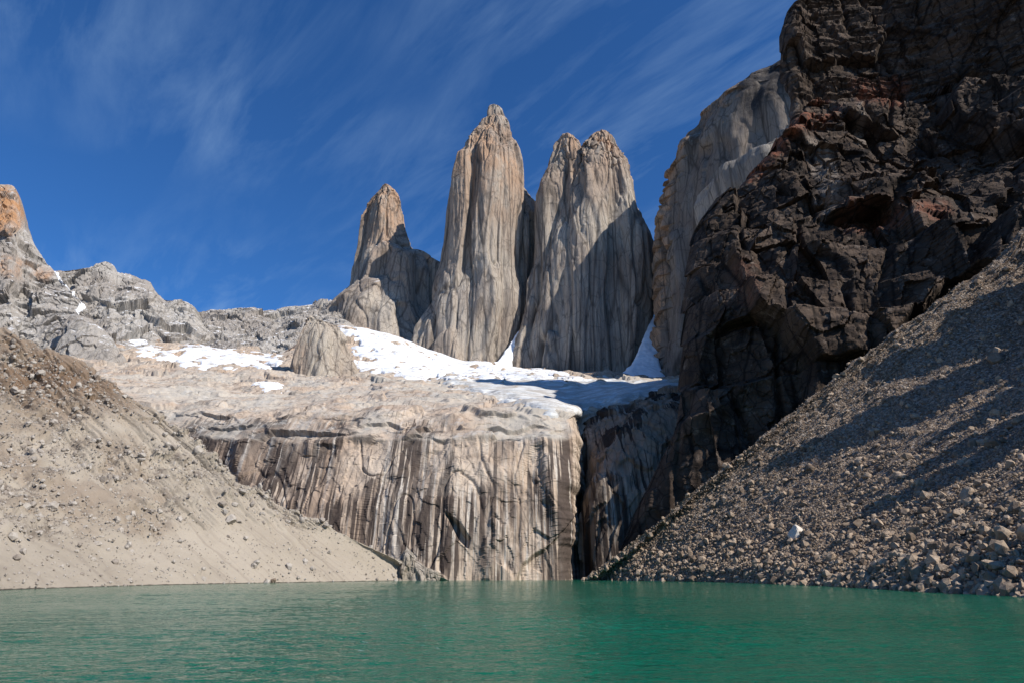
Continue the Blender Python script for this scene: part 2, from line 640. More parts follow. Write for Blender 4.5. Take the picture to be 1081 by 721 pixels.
def mat_scree_right():
    M = MatB('brown_scree')
    a = M.noise(0.02, 6, 0.6)
    c = M.mix(M.ramp(a, 0.3, 0.7), (0.18, 0.130, 0.094), (0.26, 0.195, 0.143))
    v = M.voronoi(0.9, out='Color')
    sp = M.n('ShaderNodeSeparateColor'); M.l(v, sp.inputs[0])
    c = M.mix(M.math('MULTIPLY', M.ramp(sp.outputs[0], 0.3, 1.0), 0.8), c, (0.45, 0.385, 0.32))
    c = M.mix(M.math('MULTIPLY', M.ramp(sp.outputs[1], 0.5, 1.0), 0.7), c, (0.07, 0.057, 0.05))
    fn = M.noise(1.2, 6, 0.8)
    c = M.mix(M.math('MULTIPLY', M.ramp(fn, 0.55, 0.75), 0.5), c, (0.08, 0.065, 0.055))
    d = M.voronoi(0.9)
    d2 = M.noise(0.7, 8, 0.8)
    sz = M.n('ShaderNodeSeparateXYZ'); M.l(M.pos, sz.inputs[0])
    wz = M.math('ADD', sz.outputs['Z'], M.math('MULTIPLY', M.math('SUBTRACT', M.noise(0.25, 4, 0.6), 0.5), 0.9))
    c = M.mix(M.ramp(wz, 0.75, 0.35), c, (0.075, 0.062, 0.052))
    n = M.bump(M.math('ADD', M.math('MULTIPLY', d, -0.8), d2), 1.1, 1.0)
    return M.done(c, n)


def mat_stone(name, base, dark, pale):
    M = MatB(name)
    oi = M.n('ShaderNodeObjectInfo')
    a = M.noise(0.5, 6, 0.65)
    c = M.mix(M.ramp(a, 0.3, 0.7), base, pale)
    c = M.mix(M.math('MULTIPLY', M.ramp(M.noise(1.6, 6, 0.75), 0.5, 0.75), 0.7), c, dark)
    gi = M.nt.nodes['Geometry'] if 'Geometry' in M.nt.nodes else None
    rnd = oi.outputs['Random']
    for nd in M.nt.nodes:
        if nd.bl_idname == 'ShaderNodeNewGeometry':
            rnd2 = nd.outputs['Random Per Island']
    tot = M.math('FRACT', M.math('ADD', rnd, rnd2))
    c = M.mix(M.math('MULTIPLY', M.ramp(tot, 0.35, 1.0), 0.7), c, dark)
    n = M.bump(M.noise(1.4, 7, 0.75), 0.35, 0.9)
    return M.done(c, n)


def mat_snow(name, col=(0.83, 0.85, 0.88), dirt=0.0, dirt_col=(0.30, 0.26, 0.21), unit=1.0):
    M = MatB(name)
    a = M.noise(0.03 / unit, 6, 0.6)
    c = M.mix(M.ramp(a, 0.3, 0.7), col, tuple(x * 0.9 for x in col))
    if dirt > 0:
        d = M.noise(0.035 / unit, 9, 0.78, (1, 1, 3.0))
        c = M.mix(M.math('MULTIPLY', M.ramp(d, 0.60 - 0.22 * dirt, 0.70 - 0.12 * dirt), 0.85), c, dirt_col)
        d2 = M.noise(0.016 / unit, 6, 0.65)
        c = M.mix(M.math('MULTIPLY', M.ramp(d2, 0.45, 0.7), 0.5 * dirt), c, (0.42, 0.47, 0.50))
    n = M.bump(M.noise(0.06 / unit, 7, 0.7), 3.0 * unit, 0.6)
    return M.done(c, n, 0.7, 0.25)


MAT_HEADWALL = mat_headwall()
MAT_BUTTRESS = mat_headwall('shade_toned_streaked_granite', 0.55)  # darker rock tone that also carries the buttress's shade in its colour
MAT_CLIFF = mat_dark_cliff()
MAT_SCREE_L = mat_scree_left()
MAT_SCREE_R = mat_scree_right()
MAT_STONE_R = mat_stone('rubble_stone', (0.30, 0.218, 0.152), (0.10, 0.071, 0.051), (0.45, 0.36, 0.27))
MAT_STONE_L = mat_stone('pale_stone', (0.34, 0.30, 0.255), (0.20, 0.165, 0.135), (0.44, 0.405, 0.36))
MAT_STONE_PALE = mat_stone('white_stone', (0.56, 0.50, 0.42), (0.40, 0.35, 0.29), (0.62, 0.57, 0.50))
MAT_SNOW = mat_snow('snow')
MAT_ICE = mat_snow('dirty_ice', (0.72, 0.73, 0.72), 1.0, (0.34, 0.30, 0.25))
MAT_SNOW_OLD = mat_snow('old_snow', (0.80, 0.82, 0.85), 0.5)


def mat_water():
    M = MatB('lake_water')
    big = M.noise(0.02, 3, 0.5)
    c = M.mix(M.ramp(big, 0.3, 0.7), (0.002, 0.082, 0.047), (0.005, 0.104, 0.062))
    w1 = M.noise(1.1, 4, 0.6, (0.55, 1.0, 1), 0.4, (0, 0, math.radians(12)))
    w2 = M.noise(0.28, 4, 0.55, (0.6, 1.0, 1), 0.3, (0, 0, math.radians(-8)))
    w3 = M.noise(3.2, 3, 0.6, (0.6, 1.0, 1), 0.3)
    h = M.math('ADD', M.math('ADD', M.math('MULTIPLY', w1, 0.35), M.math('MULTIPLY', w2, 0.5)), M.math('MULTIPLY', w3, 0.10))
    n = M.bump(h, 1.0, 0.9)
    M.b.inputs['IOR'].default_value = 1.33
    return M.done(c, n, 0.07, 0.24)


MAT_WATER = mat_water()
MAT_GROUND = mat_stone('valley_ground', (0.24, 0.21, 0.18), (0.15, 0.13, 0.11), (0.30, 0.27, 0.24))

# ================================================================== the setting
HW_ATTR = ('wet', 'slab')


def net(cols, n, m, su=0, sv=0):
    """cols: list of columns, each a list of world points -> smooth grid n x m"""
    C = np.array(cols, float)
    V = resample(C, m, 1)
    V = resample(V, n, 0)
    for _ in range(2):
        V = box_smooth(V, su, 0)
        V = box_smooth(V, sv, 1)
    return V


def ip(x, pts):
    pts = sorted(pts)
    return np.interp(x, [p[0] for p in pts], [p[1] for p in pts])


# ---- ground sheet: valley floor below everything, rising to the shore under the camera
gx = np.concatenate([np.linspace(-12000, -60, 30), np.linspace(-50, 50, 41), np.linspace(60, 12000, 30)])
gy = np.concatenate([np.linspace(-12000, -60, 24), np.linspace(-50, 40, 46), np.linspace(60, 14000, 40)])
GX, GY = np.meshgrid(gx, gy, indexing='ij')
GZ = np.where(GY < 24, 3.2 - 9.2 * smoothstep(4, 24, GY), -6.0)
GZ = np.where(GY < 0, 3.2, GZ)
gv = np.stack([GX, GY, GZ], -1)
gv[..., 2] += 0.3 * fbm(sc(gv, 4, 4, 4), 3, 2) * (np.abs(GY) < 55)
struct(grid_obj('ground', gv, MAT_GROUND))

# ---- lake: real small waves near the viewer, level further out
ly = np.concatenate([np.linspace(8, 21.9, 40), np.geomspace(22, 680, 1000)])
lw = np.linspace(-1, 1, 900)
LY, LW = np.meshgrid(ly, lw, indexing='ij')
LX = LW * np.minimum(25 + LY * 0.9, 420)
lv = np.stack([LX, LY, np.zeros_like(LX)], -1)
_c, _s = math.cos(0.25), math.sin(0.25)
lr = np.stack([LX * _c + LY * _s, -LX * _s + LY * _c, LX * 0], -1)
gust = 0.65 + 0.6 * fbm(sc(lr, 40, 22, 1), 3, 11)
near_w = smoothstep(260, 60, LY)
lv[..., 2] = gust * (0.085 * fbm(sc(lr, 1.5, 0.75, 1), 3, 12) * near_w + 0.16 * fbm(sc(lr, 5.5, 2.6, 1), 3, 15) * smoothstep(640, 200, LY) + 0.03 * perlin(sc(lr, 0.5, 0.32, 1), 18) * smoothstep(80, 40, LY))
struct(grid_obj('lake', lv, MAT_WATER, flip=True))


# ---- left moraine
def scree(shore, crest, back, n, m):
    cols = []
    for s, c in zip(shore, crest):
        c = np.array(c[1:], float) if c[0] == 'w' else P(*c)
        d = s - c
        below = s + (s - c) / np.linalg.norm(s - c) * [9, 9, 0] + np.array([0, 0, -7.])
        b1 = c + np.array(back)
        cols.append([below, s, s * 0.67 + c * 0.33, s * 0.33 + c * 0.67, c, b1, b1 + np.array(back) * 1.5])
    return cols


crestL = [('w', -440, 150, 190), (-330, 285, 325), (-240, 292, 352), (-150, 300, 375), (-60, 328, 386), (0, 345, 390), (40, 366, 395), (85, 379, 400), (112, 402, 404), (132, 420, 406),
          (165, 434, 410), (200, 478, 416), (260, 519, 427), (330, 547, 441), (380, 572, 456), (430, 595, 470), (470, 609.5, 479), ('w', -34, 496, -5)]


def shore_l(x):
    return G(x, ip(x, [(0, 622.5), (100, 619), (200, 616.5), (300, 614.7), (400, 613), (450, 612.1), (470, 611.8)]))


shoreL = [np.array([-120, 90, 0.])] + [shore_l(x) for x in (10, 140, 240, 272, 294, 313, 329, 341, 351, 362, 373, 393, 413, 432, 450, 466)] + [np.array([-36, 490, -5.])]
VL = net(scree(shoreL, crestL, (-25, 60, -35), 0, 0), 700, 480, 6, 5)
NL = normals(VL)
if NL[..., 2].mean() < 0:
    NL = -NL
px, py = proj(VL)
T = np.linspace(0, 1, VL.shape[1])[None, :] * np.ones(VL.shape[:2])
hz = VL[..., 2]
upper = smoothstep(0, 14, 575 - 0.06 * (px - 100) * (px > 100) - 8 * fbm(sc(VL, 25, 25, 25), 3, 4) - py - 25 * (px < 60) * 0)
# fall-line gullies: noise across the slope, hardly varying down it
s_idx = np.linspace(0, 1, VL.shape[0])[:, None] * np.ones(VL.shape[:2])
s_w = s_idx + 0.012 * fbm(sc(VL, 30, 30, 30), 3, 20)
q = np.stack([s_w * 30, T * 2.2, T * 0], -1)
gul = ridged(q, 3, 21)
q2 = np.stack([s_w * 75, T * 4.0, T * 0 + 3], -1)
gul2 = ridged(q2, 2, 25)
rocky = upper * smoothstep(-0.15, 0.35, fbm(sc(VL, 45, 45, 45), 3, 31) + 0.25)
d = upper * (7.0 * (gul - 0.62) + 3.0 * (gul2 - 0.6)) + rocky * 3.6 * facet(sc(VL, 13, 13, 16), 38) + rocky * 3.0 * fbm(sc(VL, 9, 9, 9), 4, 33) + 0.5 * fbm(sc(VL, 5, 5, 5), 4, 35) \
    + rocky * 2.2 * np.maximum(0, fbm(sc(VL, 14, 14, 20), 3, 37)) + 1.2 * fbm(sc(VL, 30, 30, 30), 3, 36)
fade = smoothstep(0, 5, hz)
VL = VL + NL * (d * fade)[..., None]
brown = smoothstep(-30, 25, poly_sd(px, py, [(-300, 250), (40, 362), (85, 375), (130, 402), (200, 424), (280, 440), (200, 440), (120, 432), (40, 440), (0, 425), (-300, 400)]))
brown = np.maximum(brown, 0.45 * upper * smoothstep(0.1, 0.5, fbm(sc(VL, 40, 40, 40), 3, 41)))
struct(grid_obj('left_scree_slope', VL, MAT_SCREE_L, {'brown': brown, 'rocky': rocky, 'streak': 0.5 + 0.5 * fbm(np.stack([s_w * 130, T * 2.5, T * 0], -1), 4, 43, 0.65)}))
NLd = normals(VL); NLd = -NLd if NLd[..., 2].mean() < 0 else NLd

# ---- right scree slope
crestR = [(617, 611.4, 476), (650, 590, 470), (700, 548, 462), (760, 497, 454), (830, 441, 446), (900, 385, 438), (960, 339, 430), (1030, 290, 420),
          (1081, 252, 410), (1200, 172, 395), (1400, 95, 360), (1700, 60, 300), ('w', 600, 225, 290), ('w', 600, 150, 290), ('w', 590, 60, 290), ('w', 570, -40, 280)]


def shore_r(x):
    return G(x, ip(x, [(617, 611.9), (652, 612.5), (690, 613), (735, 613.6), (790, 614.8), (840, 616.6), (900, 620), (960, 623.6), (1081, 629.5)]))


shoreR = [shore_r(x) for x in (617, 622, 629, 637, 646, 655, 663, 674, 684, 706, 760, 870, 975, 1081)] + [np.array([96, 100, 0.]), np.array([84, 40, 0.])]
VR = net(scree(shoreR, crestR, (8, 60, -30), 0, 0), 860, 620, 8, 6)
NR = normals(VR); NR = -NR if NR[..., 2].mean() < 0 else NR
pxR, pyR = proj(VR)
TR = np.linspace(0, 1, VR.shape[1])[None, :] * np.ones(VR.shape[:2])
sR = np.linspace(0, 1, VR.shape[0])[:, None] * np.ones(VR.shape[:2])
d = 5.0 * (ridged(np.stack([(sR + 0.01 * fbm(sc(VR, 30, 30, 30), 3, 50)) * 24, TR * 1.6, TR * 0], -1), 3, 51) - 0.62) + 2.0 * (ridged(np.stack([(sR + 0.006 * fbm(sc(VR, 20, 20, 20), 3, 55)) * 70, TR * 3, TR * 0 + 5], -1), 2, 52) - 0.6) \
    + 0.9 * fbm(sc(VR, 4, 4, 4), 4, 54) + 1.6 * fbm(sc(VR, 16, 16, 16), 4, 53)
VR = VR + NR * (d * smoothstep(0, 6, VR[..., 2]))[..., None]
VF0 = VR.reshape(-1, 3).copy()  # unseen crags added to the slope mesh, shaped to cast its shadow bands
for tx, ty, dist, rad in ((910, 550, 150, 17), (945, 512, 125, 15), (985, 468, 100, 14), (1020, 440, 75, 12), (1050, 415, 60, 10),
                          (845, 482, 205, 18), (895, 428, 165, 17), (950, 385, 125, 15), (1005, 345, 90, 13), (1050, 318, 60, 11), (1045, 612, 105, 15), (1075, 590, 80, 12)):
    S_ = VF0[np.argmin((pxR.ravel() - tx) ** 2 + (pyR.ravel() - ty) ** 2)]
    W_ = S_ + SUN_DIR * dist
    hh = W_[2] - VF0[np.argmin(((VF0[:, :2] - W_[:2]) ** 2).sum(1)), 2]
    e = np.hypot(VR[..., 0] - W_[0], VR[..., 1] - W_[1]) / rad + 0.30 * fbm(sc(VR, 12, 12, 1e6), 3, tx)
    VR[..., 2] = np.maximum(VR[..., 2], VF0.reshape(VR.shape)[..., 2] + hh * smoothstep(1.1, 0.25, e) * (1.0 + 0.25 * facet(sc(VR, 9, 9, 1e6), ty)))
struct(grid_obj('right_scree_slope', VR, MAT_SCREE_R))
NRd = normals(VR); NRd = -NRd if NRd[..., 2].mean() < 0 else NRd

# ---- headwall and the slabs above it
hc = [-260, -120, 0, 60, 120, 180, 240, 300, 360, 420, 480, 540, 585, 600, 607, 613, 640, 700, 780, 880]
lip = {-260: 385, -120: 395, 0: 412, 60: 420, 120: 425, 180: 431, 240: 438, 300: 440, 360: 438, 420: 436, 480: 436, 540: 437, 585: 438, 600: 440, 607: 440, 613: 440, 640: 434, 700: 420, 780: 410, 880: 400}
ybase = {-260: 470, -120: 500, 0: 540, 60: 555, 120: 560, 180: 550, 240: 530, 300: 512, 360: 500, 420: 493, 480: 488, 540: 492, 585: 494, 600: 499, 607: 516, 613: 585, 640: 610, 700: 620, 780: 630, 880: 640}
cols = []
for x in hc:
    b = np.array(P(x, 612, ybase[x])); b = b * [1, 1, 0] + [0, 0, -5]
    yl = ybase[x] + 78
    lp = P(x, lip[x], yl)
    lt = P(x, lip[x] + 26, yl - 34)
    mid = b * 0.45 + lt * 0.55 + np.array([0, -10, 0])
    r1 = P(x, lip[x] - 8, yl + 50)
    r2 = P(x, lip[x] - 20 + (4 if x > 560 else 0), 830)
    r3 = P(x, ip(x, [(-260, 372), (0, 392), (120, 402), (300, 404), (420, 402), (520, 408), (640, 412), (720, 406), (880, 395)]), 1150)
    r4 = P(x, ip(x, [(-260, 360), (0, 378), (120, 386), (200, 389), (300, 390), (420, 395), (520, 398), (640, 400), (720, 402), (880, 392)]), 1420)
    r5 = P(x, ip(x, [(-260, 345), (0, 356), (120, 358), (200, 364), (260, 374), (300, 372), (360, 346), (410, 350), (440, 376), (500, 388), (560, 392), (640, 396), (720, 400), (880, 388)]), 1800)
    r6 = P(x, ip(x, [(-260, 345), (0, 356), (200, 362), (260, 372), (360, 346), (410, 350), (440, 374), (500, 386), (640, 394), (880, 386)]), 2250)
    cols.append([b, mid, lt, lp, r1, r2, r3, r4, r5, r6])
C = np.array(cols)
VH = np.concatenate([resample(C[:, :4], 300, 1), resample(C[:, 3:], 330, 1)[:, 1:]], 1)
VH = resample(VH, 1150, 0)
for _ in range(2):
    VH = box_smooth(VH, 6, 0); VH = box_smooth(VH, 4, 1)
NH = normals(VH); NH = -NH if NH[..., 1].mean() > 0 else NH
pxH, pyH = proj(VH)
wall = smoothstep(0.75, 0.45, NH[..., 2])
Yh = VH[..., 1]
far = smoothstep(700, 1300, Yh)
wpH = VH + 4 * np.stack([fbm(sc(VH, 25, 25, 50), 3, 260), fbm(sc(VH, 25, 25, 50), 3, 263), fbm(sc(VH, 25, 25, 50), 3, 266)], -1)
d = wall * (6 * fbm(sc(VH, 60, 60, 200), 3, 61) + 4.2 * soft(facet(sc(wpH, 40, 40, 190), 62, 1.8), 4) + 1.5 * soft(facet(sc(wpH, 16, 16, 60), 63, 1.6), 1) + 1.2 * facet(sc(wpH, 22, 22, 30), 68, 1.5)
            - 2.0 * crack(sc(wpH, 30, 30, 260), 64, 0.03) + 0.9 * facet(sc(wpH, 5, 5, 16), 65) + 0.5 * fbm(sc(VH, 4, 4, 12), 3, 66))
d = d + (1 - wall) * ((1 - far) * (5.0 * soft(facet(sc(wpH, 45, 45, 14), 4, 1.6), 1) + 1.1 * facet(sc(wpH, 14, 14, 6), 6, 1.6) + 5 * fbm(sc(VH, 40, 40, 30), 4, 67))
                      + far * (14 * fbm(sc(VH, 120, 120, 90), 5, 68) + 9 * facet(sc(wpH, 60, 60, 40), 69, 1.8) + 4 * facet(sc(wpH, 22, 22, 14), 70, 1.8)))
# dark notches in the wall; the last is hollowed out for its shade
for poly, dep in (([(470, 540), (485, 552), (496, 568), (494, 578), (484, 570), (476, 556)], 7), ([(573, 525), (590, 534), (588, 538), (574, 529)], 2),
                  ([(522, 541), (534, 552), (530, 556), (520, 545)], 3), ([(545, 614), (552, 594), (566, 582), (585, 573), (598, 556), (612, 540), (612, 614)], 7)):
    d = d - dep * smoothstep(-1.5, 2.5, poly_sd(pxH, pyH, poly)) * wall
d = d * (1 - 0.6 * smoothstep(575, 598, pxH) * wall)
VH[..., 0] += smoothstep(570, 598, pxH) * 8 * fbm(np.stack([VH[..., 2] / 26, VH[..., 2] * 0, VH[..., 2] * 0], -1), 4, 75) * wall
d = 0.4 * d + 0.6 * box_smooth(d, 1, 0)
VH = VH + NH * d[..., None]
wet = smoothstep(-0.2, 0.3, fbm(sc(VH, 60, 60, 300), 2, 71) + 0.15)
wet = np.maximum(wet * 0.8, smoothstep(-8, 20, poly_sd(pxH, pyH, [(170, 425), (300, 440), (330, 445), (320, 560), (280, 560), (170, 440)])) * 1.18)
wet = np.maximum(wet, smoothstep(-8, 20, poly_sd(pxH, pyH, [(430, 520), (600, 480), (600, 612), (440, 612)])) * 0.85)
wet = wet * smoothstep(10, -16, 8 * fbm(sc(VH, 14, 14, 60), 3, 273) + (ip(pxH.ravel(), [(k, v) for k, v in lip.items()]).reshape(pxH.shape) - 2 - pyH))
slab = (1 - wall) * smoothstep(1700, 1100, Yh)
hw = grid_obj('streaked_granite_headwall', VH, MAT_HEADWALL, {'wet': wet, 'slab': slab}, smooth=False)
tag(hw, 'pale granite headwall with long dark vertical water streaks rising from the far lake shore', 'rock wall')
NHd = normals(VH); NHd = -NHd if NHd[..., 2].mean() < 0 else NHd
VHd = VH.copy()
for _ in range(2):
    VHd = box_smooth(VHd, 7, 0); VHd = box_smooth(VHd, 4, 1)
NHs = normals(VHd); NHs = -NHs if NHs[..., 2].mean() < 0 else NHs

# ---- rounded rock buttress right of the gully
bc = [606, 612, 625, 645, 670, 700, 730, 790, 860]
cols = []
for x in bc:
    yb = ip(x, [(606, 610), (612, 560), (625, 530), (645, 520), (670, 516), (700, 515), (860, 530)])
    lpy = ip(x, [(606, 452), (612, 449), (645, 436), (680, 423), (725, 413), (860, 405)])
    b = np.array(P(x, 612, yb)) * [1, 1, 0] + [0, 0, -5]
    lp = P(x, lpy, yb + 110)
    m1 = P(x, 520, yb + 18)
    m2 = P(x, lpy + 22, yb + 62)
    cols.append([b, m1, m2, lp, P(x, lpy - 2, yb + 190), P(x, lpy + 4, yb + 330)])
VB = net(cols, 420, 340, 10, 8)
NB = normals(VB); NB = -NB if NB[..., 1].mean() > 0 else NB
d = 7 * fbm(sc(VB, 50, 50, 110), 3, 81) + 6 * facet(sc(VB, 32, 32, 150), 82, 1.8) + 2.4 * facet(sc(VB, 11, 11, 60), 83, 1.7) + 0.8 * facet(sc(VB, 5, 5, 14), 85) + 0.5 * fbm(sc(VB, 4, 4, 10), 3, 84)
d = 0.4 * d + 0.6 * box_smooth(d, 1, 0)
VB = VB + NB * d[..., None]
wetB = smoothstep(-0.3, 0.3, fbm(sc(VB, 40, 40, 300), 2, 86))
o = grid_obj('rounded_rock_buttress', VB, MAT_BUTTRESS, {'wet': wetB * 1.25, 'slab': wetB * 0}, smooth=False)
tag(o, 'rounded dark streaked granite buttress mostly in shadow beside the narrow gully', 'buttress')


# ---- towers: closed lofts of plan outlines
def tower_loft(rows, Y0, depth, plan, n, m, seed, dmin=25, zlow_py=None, amp=1.0, rough_top=0.0, cs=1.0):
    """rows: (py, xl, xr) silhouette in the plane Y0; plan: polygon in (-1..1)^2, front is v<0"""
    rows = np.array(sorted(rows, key=lambda r: -r[0]), float)         # bottom first
    L = P(rows[:, 1], rows[:, 0], Y0); R = P(rows[:, 2], rows[:, 0], Y0)
    z = L[:, 2]
    zz = np.linspace(z[0], z[-1], m)
    xl = np.interp(zz, z, L[:, 0]); xr = np.interp(zz, z, R[:, 0])
    pl = np.array(plan + [plan[0]], float)
    seg = np.linalg.norm(np.diff(pl, axis=0), axis=1)
    wgt = seg * np.where((pl[:-1, 1] + pl[1:, 1]) / 2 < 0.35, 3.0, 0.7)
    u = np.concatenate([[0], np.cumsum(wgt)])
    t = np.linspace(0, u[-1], n, endpoint=False)
    pu = np.interp(t, u, pl[:, 0]); pv = np.interp(t, u, pl[:, 1])
    k = max(2, n // 60)
    for _ in range(2):
        pu = np.convolve(np.concatenate([pu[-k:], pu, pu[:k]]), np.ones(2 * k + 1) / (2 * k + 1), 'valid')
        pv = np.convolve(np.concatenate([pv[-k:], pv, pv[:k]]), np.ones(2 * k + 1) / (2 * k + 1), 'valid')
    a = (xr - xl) / 2; xc = (xr + xl) / 2
    b = np.maximum(a * depth, np.minimum(dmin, a * 1.2))
    V = np.stack([xc[None] + a[None] * pu[:, None], Y0 + b[None] * pv[:, None], np.broadcast_to(zz[None], (n, m))], -1)
    du = np.roll(V, -1, 0) - np.roll(V, 1, 0)
    nh = np.stack([du[..., 1], -du[..., 0], du[..., 2] * 0], -1)
    nh /= np.linalg.norm(nh, axis=-1, keepdims=True) + 1e-9
    outw = (nh[..., 0] * (V[..., 0] - xc[None]) + nh[..., 1] * (V[..., 1] - Y0)).mean()
    if outw < 0:
        nh = -nh
    w = np.clip(a / (85.0 * cs), 0.2, 1)[None]
    VT, V = V, V / cs
    warp = V + 12 * np.stack([fbm(sc(V, 120, 120, 420), 2, seed + 30), fbm(sc(V, 120, 120, 420), 2, seed + 33), V[..., 0] * 0], -1)
    tf = smoothstep(0.72, 1.0, np.linspace(0, 1, m))[None]
    wp2 = V + 3 * np.stack([fbm(sc(V, 30, 30, 150), 3, seed + 40), fbm(sc(V, 30, 30, 150), 3, seed + 43), 4 * fbm(sc(V, 30, 30, 60), 2, seed + 46)], -1)
    d = 10 * fbm(sc(V, 120, 120, 900), 2, seed) + 30 * soft(facet(sc(warp, 70, 70, 900), seed + 1, 2.0, 0.6), 2, True) \
        + 4.6 * soft(facet(sc(V, 26, 26, 520), seed + 2, 1.9, 0.6), 1, True) + 2.0 * box_smooth(facet(sc(wp2, 11, 11, 120), seed + 4, 1.6), 3, 1) \
        - 7 * crack(sc(V, 80, 80, 3000), seed + 6, 0.045) - 3.5 * crack(sc(V, 36, 36, 1800), seed + 7, 0.075) \
        + 1.5 * facet(sc(wp2, 45, 45, 26), seed + 8, 1.5) * smoothstep(0.1, 0.5, fbm(sc(V, 90, 90, 120), 2, seed + 15)) + 0.8 * fbm(sc(V, 8, 8, 20), 3, seed + 12)
    d = d + rough_top * tf * (8 * facet(sc(wp2, 17, 17, 40), seed + 5, 1.8) - 6 * crack(sc(V, 16, 16, 60), seed + 14, 0.15))
    V = VT
    d = 0.5 * d + 0.25 * (np.roll(d, 1, 0) + np.roll(d, -1, 0))
    V = V + nh * (d * amp * w)[..., None]
    # close the top
    top = V[:, -1:].mean(0, keepdims=True) * np.ones((n, 1, 1)) + np.array([0, 0, 2.0])
    V = np.concatenate([V, top], 1)
    return V


def tower_attrs(V, py_or, snow_z, Y0, dark=None):
    px, py = proj(V)
    orange = smoothstep(py_or[1], py_or[0], py + 14 * fbm(sc(V, 60, 60, 60), 2, 91))
    snow = np.clip(smoothstep(snow_z[0], snow_z[1], py) + 0.35, 0, 1)
    return {'orange': orange, 'snow': snow, 'dark': np.zeros(px.shape) if dark is None else dark}


PLAN_A = [(-1, 0.15), (-0.72, -0.52), (-0.05, -0.98), (0.35, -0.9), (1, -0.05), (0.9, 0.6), (0.3, 1), (-0.5, 0.95), (-0.95, 0.6)]
PLAN_B = [(-1, 0.1), (-0.8, -0.6), (-0.25, -0.85), (0.15, -1.0), (0.55, -0.8), (1, -0.1), (0.9, 0.6), (0.2, 1), (-0.6, 0.95)]
PLAN_C = [(-1, 0.1), (-0.85, -0.55), (-0.3, -1.0), (0.2, -0.82), (0.6, -0.78), (1, -0.1), (0.9, 0.7), (0.2, 1), (-0.6, 0.95)]


def tower(name, label, lofts, py_or, snow_py, seed):
    root = None
    for i, (rows, Y0, depth, plan, n, m, rt, nm) in enumerate(lofts):
        V = tower_loft(rows, Y0, depth, plan, n, m, seed + 40 * i, rough_top=rt)
        o = grid_obj(nm or name, V, MAT_TOWER, tower_attrs(V, py_or, snow_py, Y0), wrap=True, parent=root, smooth=False)
        root = root or o
    return tag(root, label, 'rock tower', 'granite towers above the lake')


T1 = [(195, 406, 409), (197, 402, 413), (202, 399, 417), (208, 394, 421), (215, 389, 424), (227, 385, 426), (247, 382, 431), (262, 380, 437), (268, 379, 441), (272, 378, 452),
      (276, 377, 459), (282, 375, 465), (292, 371, 468), (307, 366, 468), (320, 352, 468), (335, 334, 470), (350, 325, 480), (390, 310, 500)]
T2 = [(113, 517, 525), (115, 515, 530), (126, 513, 534), (129, 507, 535), (137, 504, 536), (143, 498, 537), (150, 493, 539), (161, 488, 546), (173, 480, 550), (193, 477, 553), (213, 475, 553),
      (222, 474, 552), (250, 473, 549), (276, 471, 547), (290, 468, 547), (300, 463, 549), (318, 456, 553), (335, 449, 553), (350, 443, 549), (365, 437, 545), (385, 430, 540), (420, 420, 545)]
T2b = [(196, 530, 552), (206, 528, 558), (215, 525, 562), (230, 522, 566), (260, 520, 570), (300, 516, 576), (340, 510, 582), (400, 500, 600)]
T3 = [(141, 630, 640), (144, 624, 645), (150, 620, 649), (157, 614, 652), (165, 606, 660), (180, 598, 666), (200, 590, 670), (220, 585, 676), (240, 580, 686), (260, 574, 693), (290, 568, 695),
      (323, 562, 694), (350, 556, 690), (400, 545, 684), (430, 540, 682)]
T3b = [(143, 593, 599), (146, 591, 605), (152, 589, 611), (160, 587, 614), (175, 582, 618), (193, 573, 618), (206, 567, 620), (223, 565, 622), (250, 565, 622), (276, 564, 622), (290, 560, 622),
       (316, 558, 622), (335, 556, 622), (350, 551, 622), (362, 544, 625), (390, 531, 625), (425, 524, 628)]
tower('granite_tower', 'shortest granite tower on the left with an orange tip and a sloping right shoulder', [(T1, 2430, 0.95, PLAN_A, 320, 420, 1.2, None)], (225, 290), (270, 320), 101)
tower('granite_tower', 'tallest granite tower in the middle with a single orange pointed summit', [(T2, 2150, 0.9, PLAN_B, 420, 620, 1.0, None), (T2b, 2235, 0.8, PLAN_C, 260, 380, 0.5, 'side_buttress')], (150, 285), (290, 330), 141)
tower('granite_tower', 'broad grey granite tower with a twin notched summit and a large shadow on its right', [(T3, 2120, 0.8, PLAN_C, 420, 560, 1.6, None), (T3b, 2105, 0.85, PLAN_B, 300, 560, 1.4, 'side_pinnacle')], (135, 215), (300, 360), 211)

# ---- great wall behind the dark cliff
NI = [(10, 930, 1200), (30, 880, 1200), (62, 838, 1200), (67, 826, 1200), (74, 806, 1200), (82, 802, 1200), (90, 796, 1200), (94, 781, 1200), (98, 770, 1200), (101, 757, 1200), (107, 747, 1200), (116, 739, 1200), (126, 730, 1200),
      (140, 722, 1200), (157, 715, 1200), (187, 708, 1200), (221, 700, 1200), (258, 698, 1200), (300, 699, 1200), (330, 700, 1200), (355, 697, 1200), (385, 690, 1200), (430, 680, 1200)]
PLAN_N = [(-1, 0.25), (-0.97, 0.0), (-0.85, -0.18), (-0.5, -0.35), (0, -0.62), (0.5, -0.9), (1, -1), (1, 1), (-0.6, 0.9)]
V = tower_loft(NI, 1770, 1.25, PLAN_N, 760, 640, 311, rough_top=1.0)
pxN, pyN = proj(V)
_e = pxN - ip(pyN.ravel(), [(r[0], r[1]) for r in NI]).reshape(pxN.shape)
V[..., 0] += 24 * np.exp(-(_e / 9.0) ** 2) * facet(np.stack([V[..., 2] / 26, V[..., 0] / 60, V[..., 0] * 0], -1), 331, 1.5) * (V[..., 1] < 2100)
pxN, pyN = proj(V)
crest_py = ip(pxN.ravel(), [(r[1], r[0]) for r in NI]).reshape(pxN.shape)
